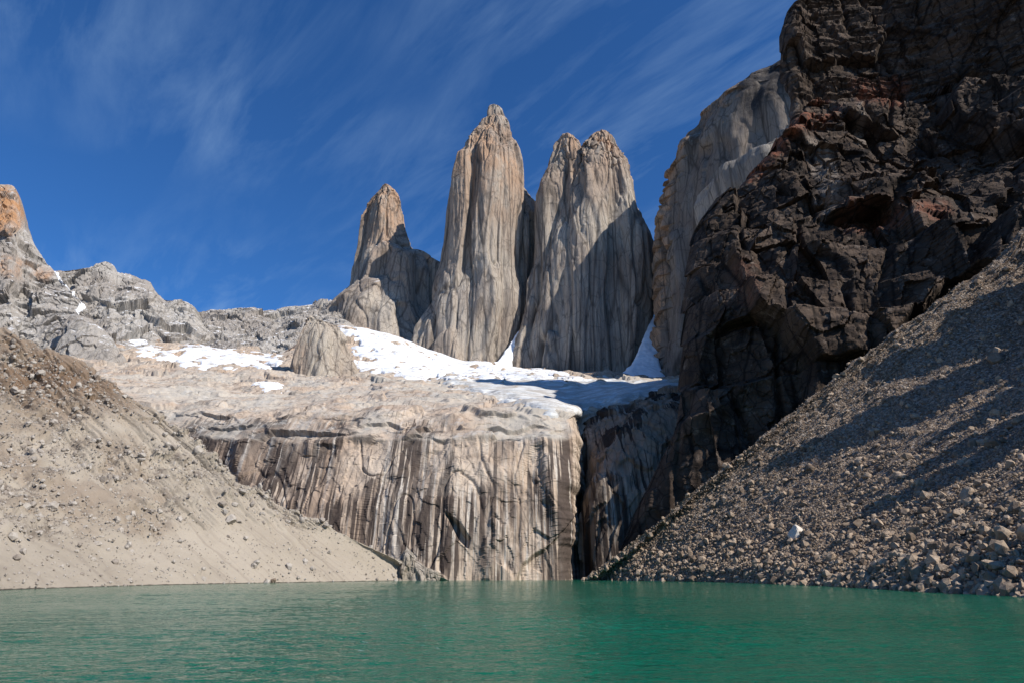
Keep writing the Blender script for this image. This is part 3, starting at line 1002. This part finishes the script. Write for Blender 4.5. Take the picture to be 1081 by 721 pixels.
darkcap = smoothstep(46, 22, pyN - crest_py + 6 * fbm(sc(V, 50, 50, 50), 3, 321)) * smoothstep(772, 790, pxN)
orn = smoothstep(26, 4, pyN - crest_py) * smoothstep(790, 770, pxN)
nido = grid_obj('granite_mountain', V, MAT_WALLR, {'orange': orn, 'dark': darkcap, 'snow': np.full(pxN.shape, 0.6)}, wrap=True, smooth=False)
tag(nido, 'high grey granite mountain wall with a jagged dark crest behind the dark cliff', 'mountain')
# paler lower tier in front of it
NI2 = [(134, 856, 1150), (142, 838, 1150), (148, 821, 1150), (154, 813, 1150), (160, 808, 1150), (166, 797, 1150), (174, 792, 1150), (182, 777, 1150), (188, 766, 1150), (192, 752, 1150), (197, 743, 1150), (206, 741, 1150), (230, 748, 1150), (300, 790, 1150), (400, 840, 1150)]
V = tower_loft(NI2, 1330, 1.2, [(-1, 0.2), (-0.97, -0.1), (-0.85, -0.3), (0, -0.42), (1, -0.6), (1, 1), (-0.6, 0.9)], 520, 420, 351, rough_top=1.6, amp=1.0)
MAT_TIER = granite_far('pale_granite_tier', (0.25, 0.225, 0.195), (0.10, 0.09, 0.08), (0.32, 0.295, 0.26))
px2, py2 = proj(V)
grid_obj('lower_tier', V, MAT_TIER, {'orange': px2 * 0, 'dark': px2 * 0, 'snow': px2 * 0 + 1.0}, wrap=True, parent=nido, smooth=False)


# ---- back ridges
def ridge(name, label, crest, base_py, Yc, Yb, seed, n=360, m=260, amp=1.0, power=1.0, mat=None, orange=None, cat='ridge', dark=None, turn=0):
    x = np.linspace(crest[0][0], crest[-1][0], n)
    cpy = ip(x, crest)
    bpy_ = ip(x, base_py) if isinstance(base_py, list) else np.full(n, base_py)
    yc = ip(x, Yc) if isinstance(Yc, list) else np.full(n, Yc)
    yb = ip(x, Yb) if isinstance(Yb, list) else np.full(n, Yb)
    bpy_ = np.maximum(bpy_, cpy + 2)
    t = np.linspace(0, 1, m)
    A = P(x, bpy_, yb); B = P(x, cpy, yc)
    V = A[:, None] * (1 - t[None, :, None]) + B[:, None] * t[None, :, None]
    V[..., 1] = A[:, None, 1] + (B - A)[:, None, 1] * (t[None] ** power)
    bk = [B + np.array([0, 40, -25]), B + np.array([0, 160, -160]), B + np.array([0, 320, -420])]
    k = 24
    bt = np.linspace(0, 1, k)[1:]
    BK = np.array([B] + bk).transpose(1, 0, 2)
    BK = resample(BK, k, 1)[:, 1:]
    V = np.concatenate([V, BK], 1)
    N = normals(V); N = -N if N[..., 1].mean() > 0 else N
    wp = V + 10 * np.stack([fbm(sc(V, 50, 50, 50), 3, seed + 20), fbm(sc(V, 50, 50, 50), 3, seed + 23), fbm(sc(V, 50, 50, 50), 3, seed + 26)], -1)
    d = 26 * fbm(sc(V, 150, 150, 220), 3, seed) + 28 * facet(sc(wp, 110, 110, 190), seed + 1, 2.0) + 9 * facet(sc(wp, 42, 42, 80), seed + 2, 1.9) \
        + 3.2 * facet(sc(wp, 17, 17, 26), seed + 4, 1.7) + 12 * (ridged(sc(wp, 80, 80, 260), 3, seed + 3) - 0.63) - 7 * crack(sc(wp, 35, 35, 140), seed + 5, 0.05) + 2 * fbm(sc(V, 9, 9, 12), 3, seed + 9)
    edge = np.minimum(1, np.minimum(np.arange(n), np.arange(n)[::-1]) / 12.0)[:, None]
    cres = 0.35 + 0.65 * smoothstep(0, 0.12, np.abs(np.linspace(0, (m + k - 1) / m, m + k - 1)[None] - 1))
    V = V + N * (d * amp * cres)[..., None] * np.array([0.6, 1, 0.8])
    px, py = proj(V)
    at = {'orange': np.zeros(px.shape), 'dark': np.zeros(px.shape), 'snow': np.full(px.shape, 0.8)}
    if orange is not None:
        at['orange'] = np.max([w * smoothstep(-5, 5, poly_sd(px, py, pl)) for pl, w in orange], 0)
    if dark is not None:
        at['dark'] = np.max([w * smoothstep(-5, 5, poly_sd(px, py, pl)) for pl, w in dark], 0)
    o = grid_obj(name, V, mat or MAT_RIDGE, at, smooth=False)
    tag(o, label, cat)
    return V, N


CR3 = [(190, 340), (205, 332), (213, 330), (222, 327), (235, 328), (250, 328), (262, 327), (275, 328), (290, 328), (305, 325), (320, 324), (335, 322), (350, 321), (372, 332), (400, 350)]
V3, N3 = ridge('far_rock_ridge', 'low far grey ridge with a level crest between the snowfield and the shortest tower', CR3, [(190, 385), (300, 384), (360, 352), (400, 362)], 2500, 1800, 401, 420, 200)
CR2 = [(50, 300), (60, 286), (75, 285), (88, 283), (97, 284), (103, 279), (112, 278), (118, 280), (122, 288), (135, 290), (150, 296), (158, 299), (165, 308), (174, 316), (186, 318), (197, 322), (204, 327), (212, 340), (222, 352), (232, 372)]
V2, N2 = ridge('domed_rock_ridge', 'grey rock ridge with a small pointed crest above the rounded dome left of the snowfield', CR2, [(50, 392), (110, 392), (160, 385), (232, 384)], 2150, [(50, 1600), (120, 1560), (160, 1600), (232, 1680)], 441, 420, 260)
CR1 = [(-260, 150), (-160, 170), (-80, 188), (-30, 197), (-10, 196), (0, 195), (12, 196), (17, 199), (20, 208), (22, 226), (25, 238), (32, 250), (40, 268), (48, 278), (57, 286), (66, 296), (78, 312), (90, 328), (104, 352), (112, 372)]
V1, N1 = ridge('orange_topped_peak', 'rock peak with a blunt orange top at the left edge above the brown slope', CR1, [(-260, 400), (0, 400), (60, 398), (112, 398)], [(-260, 2000), (30, 1980), (112, 1720)], 1520, 481, 420, 340, 1.0, 1.15,
               orange=[([(-300, 100), (60, 150), (30, 235), (10, 250), (-300, 250)], 1.0), ([(0, 268), (30, 278), (58, 287), (50, 296), (20, 294), (-40, 285)], 0.8)], cat='peak')

CRO = [(52, 396), (62, 362), (68, 340), (75, 333), (85, 334), (95, 338), (105, 346), (118, 358), (128, 376), (135, 396)]
ridge('rock_outcrop', 'dark fluted rock outcrop below the orange topped peak beside the snowfield', CRO, 400, 1560, 1440, 521, 200, 160, 0.55, 1.0, cat='outcrop')

# ---- knob in front of the glacier
KN = [(334, 326, 329), (338, 323, 333), (341, 321, 347), (344, 320, 353), (348, 318, 357), (354, 315, 362), (362, 312, 366), (372, 309, 370), (382, 306, 374), (394, 303, 380), (412, 298, 388)]
V = tower_loft(KN, 1400, 0.8, PLAN_A, 280, 240, 561, amp=0.34, rough_top=2.0, cs=0.4)
pxk, pyk = proj(V)
o = grid_obj('rock_outcrop', V, MAT_KNOB, {'orange': smoothstep(330, 318, pxk) * 0.5, 'dark': pxk * 0, 'snow': pxk * 0}, wrap=True, smooth=False)
tag(o, 'small tan rock knob standing between the left snowfield and the glacier', 'outcrop')

RB = [(578, 428, 431), (584, 424, 437), (592, 418, 444), (600, 412, 453), (607, 408, 461), (616, 402, 468)]
V = tower_loft(RB, 476, 0.55, PLAN_C, 160, 110, 571, dmin=6, amp=0.22, rough_top=0.6, cs=0.09)
pxk, pyk = proj(V)
MAT_RIB = granite_far('rib_rock', (0.29, 0.25, 0.20), (0.13, 0.105, 0.085), (0.36, 0.32, 0.27), unit=0.12, snow=False, streak=0.5)
o = grid_obj('rock_outcrop', V, MAT_RIB, {'orange': pxk * 0, 'dark': pxk * 0, 'snow': pxk * 0}, wrap=True, smooth=False)
tag(o, 'low fluted rock rib at the far end of the left slope by the water', 'outcrop')

# ---- dark cliff on the right
CL = [(-30, 1080, 800), (-24, 1000, 794), (-18, 930, 788), (-11, 850, 783), (0, 838, 778), (28, 830, 766), (60, 832, 754), (76, 837, 746), (92, 845, 738), (122, 842, 726), (134, 832, 712), (146, 820, 698), (160, 806, 686), (176, 791, 672), (190, 780, 660),
      (206, 762, 646), (222, 748, 632), (238, 738, 618), (255, 735, 604), (300, 730, 566), (350, 728, 530), (400, 727, 504), (430, 725, 494), (460, 716, 488), (490, 703, 484), (520, 690, 482), (560, 672, 480), (600, 645, 478), (618, 634, 477)]
CLa = np.array(sorted(CL, key=lambda r: -r[0]), float)
tip = P(CLa[:, 1], CLa[:, 0], CLa[:, 2])
mz, nw = 860, 900
zz = np.linspace(tip[0, 2] - 15, tip[-1, 2], mz)
XL = np.interp(zz, tip[:, 2], tip[:, 0])
YL = np.interp(zz, tip[:, 2], tip[:, 1])
w = np.linspace(-0.16, 1, nw)
XR = 860.0
wf = np.clip(w, 0, 1)[:, None] ** 1.25
X = XL[None] + (XR - XL)[None] * wf
# the wall leans back in steps: steep faces between ledges
zw = zz[None] + 9 * fbm(np.stack([X / 70.0, X * 0, zz[None] / 90.0 + X * 0], -1), 3, 630) + 0.06 * (X - 300)
lev = np.cumsum(np.random.default_rng(33).uniform(22, 62, 40)) - 40
stp = np.interp(zw.ravel(), np.concatenate([[l - 3, l + 5] for l in lev]), np.repeat(np.arange(40), 2) + np.tile([0, 1], 40)).reshape(zw.shape)
zq = np.interp(stp.ravel(), np.arange(40), lev).reshape(zw.shape)
zeff = 0.25 * zw + 0.75 * zq
Ywall = np.interp(zeff.ravel(), tip[:, 2], tip[:, 1]).reshape(zeff.shape)
slope_x = 0.42 - 0.30 * smoothstep(300, 470, zz)[None]
Yr = Ywall - slope_x * (np.minimum(X, 540 + 0.2 * (X - 540)) - XL[None]) - 240 * smoothstep(520, 720, X)
cw = np.array([P(*c) for c in crestR[:12]])
cy, cz = np.interp(X, cw[:, 0], cw[:, 1]), np.interp(X, cw[:, 0], cw[:, 2])
Yr = np.maximum(Yr, cy + 42 - 60 * smoothstep(20, 130, zz[None] - cz) - 400 * smoothstep(130, 260, zz[None] - cz))
round_ = np.exp(-np.clip(w, 0, 1)[:, None] * 45) * 26
Yr = Yr + round_ - 26 * 0
bw = np.clip(-w / 0.16, 0, 1)[:, None]
X = X + bw * 70
Yr = Yr + bw * 30
VC = np.stack([X, Yr, np.broadcast_to(zz[None], X.shape)], -1)
pxC, pyC = proj(VC)
# ledges: the wall above each line stands back
back = 24 * smoothstep(-3, 3, (238 - 0.03 * (pxC - 850)) - pyC) * smoothstep(835, 860, pxC)
ramp_line = ip(pxC.ravel(), [(700, 275), (735, 240), (790, 182), (845, 128), (880, 120), (950, 100), (1081, 90), (1400, 60)]).reshape(pxC.shape)
back = back + 26 * smoothstep(-4, 4, ramp_line - pyC)
back = back + 14 * smoothstep(-3, 3, 72 - 0.0 * pxC - pyC) + 10 * smoothstep(-2, 2, 30 + 0.05 * (pxC - 840) - pyC)
VC = np.array([0, 0, CAM_H]) + (VC - np.array([0, 0, CAM_H])) * (1 + back / np.maximum(VC[..., 1], 300))[..., None]
NC = normals(VC); NC = -NC if NC[..., 1].mean() > 0 else NC
wpC = VC + 3 * np.stack([fbm(sc(VC, 25, 25, 60), 3, 660), fbm(sc(VC, 25, 25, 60), 3, 663), fbm(sc(VC, 25, 25, 25), 3, 666)], -1)
d = 44 * soft(facet(sc(wpC, 100, 100, 230), 601, 2.3, 0.3), 3) + 13 * facet(sc(wpC, 36, 36, 95), 603, 2.2, 0.35) + 4.5 * facet(sc(wpC, 16, 16, 32), 605, 2.0, 0.5) + 1.6 * facet(sc(wpC, 7, 7, 9), 608, 1.8, 0.8)
zst = VC[..., 2] + 5 * fbm(sc(VC, 90, 90, 60), 3, 607)
st = np.interp(zst.ravel(), np.arange(-50, 1200, 4.0), np.random.default_rng(21).random(313)[:len(np.arange(-50, 1200, 4.0))]).reshape(zst.shape)
upper_c = smoothstep(0, 12, ramp_line - pyC)
d = d * (1 - 0.5 * upper_c) + (2.0 + 9 * upper_c) * (st - 0.5) + 12 * fbm(sc(VC, 130, 130, 130), 2, 609) - 9 * crack(sc(wpC, 60, 60, 260), 611, 0.05) + 0.9 * fbm(sc(VC, 5, 5, 5), 3, 613)
d = d * smoothstep(0, 0.2, 1 - bw) * (1 - 0.6 * np.exp(-(w[:, None] / 0.05) ** 2)) * (0.2 + 0.8 * smoothstep(0, 120, VC[..., 2]))
VC = VC + d[..., None] * np.array([-0.25, -0.95, 0.0])
red = np.max([w_ * smoothstep(-6, 8, poly_sd(pxC, pyC, pl) + 5 * fbm(sc(VC, 20, 20, 20), 3, 615)) for pl, w_ in (
    ([(770, 195), (800, 160), (842, 122), (885, 118), (880, 134), (835, 152), (800, 185)], 1.0), ([(898, 80), (962, 82), (955, 112), (905, 112)], 0.9),
    ([(880, 232), (960, 226), (1000, 218), (1000, 240), (880, 243)], 0.8), ([(770, 288), (800, 285), (800, 340), (770, 335)], 0.3))], 0)
pale = np.max([smoothstep(-2, 3, poly_sd(pxC, pyC, pl) + 2 * fbm(sc(VC, 12, 12, 12), 2, 617)) for pl in (
    [(848, 150), (862, 152), (880, 205), (880, 232), (866, 238), (858, 205)], [(903, 112), (910, 112), (916, 148), (906, 150)],
    [(866, 150), (876, 165), (890, 190), (884, 192), (870, 172)])], 0)
o = grid_obj('dark_cliff', VC, MAT_CLIFF, {'red': red, 'pale': pale}, smooth=False)
tag(o, 'towering dark brown cliff with reddish bands rising out of the frame on the right', 'cliff')


# ================================================================== snow and ice
def drape(name, label, V, N, poly, thick, mat, seed, cat='snowfield', rough=3.0, fade=6.0, group=None, nscale=40, ragged=0.0):
    px, py = proj(V)
    bx = np.array(poly)
    near = (px > bx[:, 0].min() - 12) & (px < bx[:, 0].max() + 12) & (py > bx[:, 1].min() - 12) & (py < bx[:, 1].max() + 12)
    sd = np.full(px.shape, -99.0)
    sd[near] = poly_sd(px[near], py[near], poly)
    sd[near] += rough * fbm(sc(V[near], nscale, nscale, nscale), 4, seed)
    if ragged:
        sd[near] -= ragged * 60 * np.maximum(0, fbm(sc(V[near], 50, 60, 50), 4, seed + 9) - 0.12)
    off = np.where(sd > 0, thick * np.sqrt(np.clip(sd / fade, 0, 1)), np.maximum(sd, -3) * thick * 0.3)
    W = V + N * off[..., None]
    keep = sd > -0.5
    o = grid_obj(name, W, mat, keep=keep)
    return tag(o, label, cat, group)


drape('snowfield', 'white snowfield curving below the domed ridge and far ridge', VHd, NHs, [(112, 354), (128, 348), (150, 356), (163, 366), (187, 368), (207, 361), (227, 362), (247, 371), (267, 373), (299, 374), (298, 386), (280, 389), (253, 389), (213, 389), (190, 387), (185, 381), (163, 381), (143, 379), (146, 373)], 6, MAT_SNOW_OLD, 701, rough=5, ragged=0.4)
drape('snow_gully', 'thin white snow streak down the gully right of the orange topped peak', V1, N1, [(58, 286), (66, 293), (80, 306), (92, 318), (91, 324), (82, 331), (80, 328), (86, 320), (76, 309), (62, 296)], 6, MAT_SNOW, 703, rough=1.5, fade=3)
drape('snow_patch', 'small snow patch lying just above the brown slope at the left', VHd, NHs, [(10, 346), (30, 351), (50, 353), (42, 359), (28, 358)], 7, MAT_SNOW, 705, fade=4)
drape('snow_patch', 'small snow patch on the slabs just left below the tan rock knob', VHd, NHs, [(266, 405), (282, 402), (299, 407), (297, 413), (280, 412)], 4, MAT_SNOW, 707, fade=4, nscale=15)
drape('glacier_snow', 'bright white snow slope of the glacier beside the tan knob below the shortest tower', VHd, NHs,
      [(340, 344), (358, 340), (400, 344), (425, 352), (450, 362), (480, 372), (530, 372), (560, 380), (600, 395), (640, 402), (600, 405), (540, 405), (505, 402), (480, 404), (455, 402), (435, 402), (420, 397), (400, 394), (380, 391), (371, 386), (376, 378), (368, 362)], 6, MAT_SNOW_OLD, 709, cat='glacier', rough=6, ragged=1.1)
drape('dirty_ice', 'dirty grey broken ice spreading below the towers on top of the headwall', VHd, NHs,
      [(470, 398), (560, 400), (620, 400), (660, 398), (700, 404), (726, 406), (722, 412), (690, 417), (655, 426), (632, 433), (610, 437), (585, 438), (560, 431), (535, 424), (500, 416), (470, 408)], 5, MAT_ICE, 711, cat='glacier ice', rough=7, nscale=30, ragged=0.3)


def couloir(name, label, left, right, Ys, mat, seed):
    cols = []
    for (lx, ly), (rx, ry), Y in zip(left, right, Ys):
        a, b = P(lx, ly, Y), P(rx, ry, Y)
        ww = np.linalg.norm(b - a)
        mid = (a + b) / 2 + np.array([0, -0.03 * ww, 0.03 * ww])
        cols.append([a + np.array([-8, 40, -25]), a, a * .5 + mid * .5 + [0, -.02 * ww, .02 * ww], mid, b * .5 + mid * .5 + [0, -.02 * ww, .02 * ww], b, b + np.array([8, 40, -25])])
    V = net(cols, 200, 90, 5, 3)
    N = normals(V); N = -N if N[..., 2].mean() < 0 else N
    V = V + N * (4 * fbm(sc(V, 40, 40, 40), 4, seed) + 1.5 * fbm(sc(V, 12, 12, 12), 3, seed + 3))[..., None]
    o = grid_obj(name, V, mat)
    tag(o, label, 'snow chute')


couloir('snow_couloir', 'bluish snow chute fanning out between the broad tower and the grey mountain wall',
        [(690, 334), (682, 350), (676, 366), (667, 384), (648, 400), (632, 409)], [(700, 332), (700, 350), (698, 366), (696, 384), (706, 400), (735, 409)], [2070, 2010, 1930, 1840, 1740, 1620], MAT_SNOW, 721)
couloir('snow_couloir', 'narrow snow chute slanting up between the tallest tower and the broad tower',
        [(562, 330), (550, 345), (538, 362), (528, 378), (514, 388), (500, 396)], [(569, 334), (561, 347), (550, 363), (541, 379), (536, 394), (534, 402)], [2110, 2075, 2050, 2015, 1940, 1840], MAT_SNOW, 731)


# ================================================================== stones
def ico(sub):
    import bmesh
    bm = bmesh.new()
    bmesh.ops.create_icosphere(bm, subdivisions=sub, radius=1.0)
    v = np.array([x.co[:] for x in bm.verts]); f = np.array([[q.index for q in x.verts] for x in bm.faces])
    bm.free()
    return v, f


IV, IF = ico(3)
JV, JF = ico(1)


def stone_shape(rng, v=IV, cuts=9):
    q = v.copy() * rng.uniform(0.75, 1.3, 3)
    for _ in range(cuts):
        d = rng.normal(size=3); d /= np.linalg.norm(d)
        lim = rng.uniform(0.5, 0.85)
        h = q @ d
        over = np.maximum(h - lim, 0)
        q = q - over[:, None] * d
    q = q + 0.035 * rng.normal(size=(1, 3))
    if len(v) > 100:
        q = q + (q / (np.linalg.norm(q, axis=1, keepdims=True) + 1e-6)) * (0.07 * fbm(q * 2.2 + rng.uniform(0, 50), 3, 5))[:, None]
    return q


def rot_matrix(rng):
    a = rng.normal(size=4); a /= np.linalg.norm(a)
    w_, x, y, z = a
    return np.array([[1 - 2 * (y * y + z * z), 2 * (x * y - z * w_), 2 * (x * z + y * w_)], [2 * (x * y + z * w_), 1 - 2 * (x * x + z * z), 2 * (y * z - x * w_)], [2 * (x * z - y * w_), 2 * (y * z + x * w_), 1 - 2 * (x * x + y * y)]])


rs = np.random.default_rng(77)
SHAPES_R = [make_mesh('boulder', stone_shape(rs), IF, MAT_STONE_R, False) for _ in range(9)]
SHAPES_L = [make_mesh('boulder', stone_shape(rs), IF, MAT_STONE_L, False) for _ in range(6)]
SHAPE_W = make_mesh('boulder', stone_shape(rs, cuts=7), IF, MAT_STONE_PALE, False)


def surf_at(V, N, px_, py_, x, y):
    k = np.argmin((px_ - x) ** 2 + (py_ - y) ** 2)
    return V.reshape(-1, 3)[k], N.reshape(-1, 3)[k]


def boulder(p, nrm, size, me, label, group=None, flat=0.8, rng=rs):
    o = bpy.data.objects.new('boulder', me)
    COL.objects.link(o)
    o.location = p + nrm * size * 0.22
    o.rotation_euler = tuple(rng.uniform(0, 6.28, 3))
    o.scale = tuple(size * rng.uniform(0.8, 1.2, 3))
    return tag(o, label, 'boulder', group)


def scatter(V, N, px_, py_, count, size_fn, dens_fn, seed, jit=0.6):
    """random points on the visible part of a slope"""
    r = np.random.default_rng(seed)
    e1 = np.linalg.norm(np.cross(np.gradient(V, axis=0), np.gradient(V, axis=1)), axis=-1)
    wgt = e1 * dens_fn(px_, py_, V)
    wgt = np.where((px_ > -25) & (px_ < 1106) & (py_ > -20) & (V[..., 2] > -0.6), wgt, 0).ravel()
    idx = r.choice(len(wgt), count, p=wgt / wgt.sum())
    pts = V.reshape(-1, 3)[idx] + r.normal(size=(count, 3)) * [jit, jit, 0]
    return pts, N.reshape(-1, 3)[idx], size_fn(r, count, pts), r


def stone_stuff(name, label, pts, nr, sizes, mat, r):
    protos = [stone_shape(r, JV, 5) for _ in range(24)]
    n, k = len(pts), len(JV)
    out = np.empty((n, k, 3), np.float32)
    for i in range(n):
        q = protos[i % 24] @ rot_matrix(r).T * (sizes[i] * r.uniform(0.75, 1.25, 3))
        out[i] = q + pts[i] + nr[i] * sizes[i] * 0.25
    f = (JF[None] + (np.arange(n) * k)[:, None, None]).reshape(-1, 3)
    me = make_mesh(name, out.reshape(-1, 3), f, mat, False)
    o = link(name, me)
    struct(o, 'stuff')
    o['label'] = label
    o['category'] = 'rubble'
    return o


pxR, pyR = proj(VR)
TRt = np.linspace(0, 1, VR.shape[1])[None, :] * np.ones(VR.shape[:2])
front = (TRt < 0.8)
pts, nr, sz, r = scatter(VR, NRd, pxR, pyR, 54000, lambda r, n, p: np.clip((0.25 + 0.17 * np.exp(-p[:, 2] / 25.0)) * (r.pareto(2.8, n) + 1), 0.25, 2.4), lambda x, y, V: front * (0.25 + np.exp(-V[..., 2] / 45.0)), 801)
stone_stuff('scree_stones', 'loose angular grey brown stones covering the right scree slope', pts, nr, sz, MAT_STONE_R, r)
pxL, pyL = proj(VL)
frontL = (np.linspace(0, 1, VL.shape[1])[None, :] * np.ones(VL.shape[:2])) < 0.75
pts, nr, sz, r = scatter(VL, NLd, pxL, pyL, 24000, lambda r, n, p: np.clip(0.22 * r.pareto(2.3, n) + 0.22, 0.2, 1.9), lambda x, y, V: frontL * (0.35 + rocky), 803)
stone_stuff('moraine_stones', 'loose pale stones strewn over the left grey slope', pts, nr, sz, MAT_STONE_L, r)

# single boulders
p, nn = surf_at(VR, NRd, pxR, pyR, 840, 566)
boulder(p, nn, 5.2, SHAPE_W, 'large white boulder alone in the middle of the lower right scree')
p, nn = surf_at(VR, NRd, pxR, pyR, 990, 578)
boulder(p, nn, 2.3, SHAPES_R[1], 'largest grey boulder casting a shadow above the right lake shore rocks')
p, nn = surf_at(VR, NRd, pxR, pyR, 1054, 568)
boulder(p, nn, 1.7, SHAPES_R[2], 'grey tilted boulder near the right edge of the photo above the shore')
p, nn = surf_at(VR, NRd, pxR, pyR, 1052, 380)
boulder(p, nn, 4.2, SHAPES_R[3], 'pale blocky boulder high on the right scree near the right edge')
p, nn = surf_at(VL, NLd, pxL, pyL, 88, 508)
boulder(p, nn, 6.0, SHAPES_L[0], 'biggest pale boulder on the left slope with a dark hollow beside it')
p, nn = surf_at(VL, NLd, pxL, pyL, 242, 550)
boulder(p, nn, 4.4, SHAPES_L[1], 'tan boulder at the lower edge of the rocky band on the left slope')
p, nn = surf_at(VL, NLd, pxL, pyL, 288, 613.5)
boulder(p, nn, 1.6, SHAPES_R[4], 'dark boulder lying alone in the water at the left shore')

pts, nr, sz, r = scatter(VR, NRd, pxR, pyR, 150, lambda r, n, p: r.uniform(0.6, 1.6, n), lambda x, y, V: front * (V[..., 2] < 1.5) * (x > 880) * (V[..., 2] > -0.5), 811)
for i in range(150):
    boulder(pts[i], nr[i], sz[i], SHAPES_R[i % 9], 'angular grey brown boulder at the water edge of the right shore', 'boulders along the right shore', rng=r)
pts, nr, sz, r = scatter(VR, NRd, pxR, pyR, 130, lambda r, n, p: np.clip(r.pareto(2.5, n) + 1.0, 0.9, 2.8), lambda x, y, V: front * (V[..., 2] > 3) * (0.2 + np.exp(-V[..., 2] / 60.0)) * (x > 760), 813)
for i in range(130):
    boulder(pts[i], nr[i], sz[i], SHAPES_R[(i * 4) % 9], 'angular grey brown boulder lying on the right scree slope', 'boulders on the right scree', rng=r)
pts, nr, sz, r = scatter(VL, NLd, pxL, pyL, 75, lambda r, n, p: np.clip(0.7 * r.pareto(2.4, n) + 0.8, 0.7, 2.8), lambda x, y, V: frontL * rocky, 815)
for i in range(75):
    boulder(pts[i], nr[i], sz[i], SHAPES_L[i % 6], 'pale tan boulder in the rocky band of the left slope', 'boulders on the left slope', rng=r)
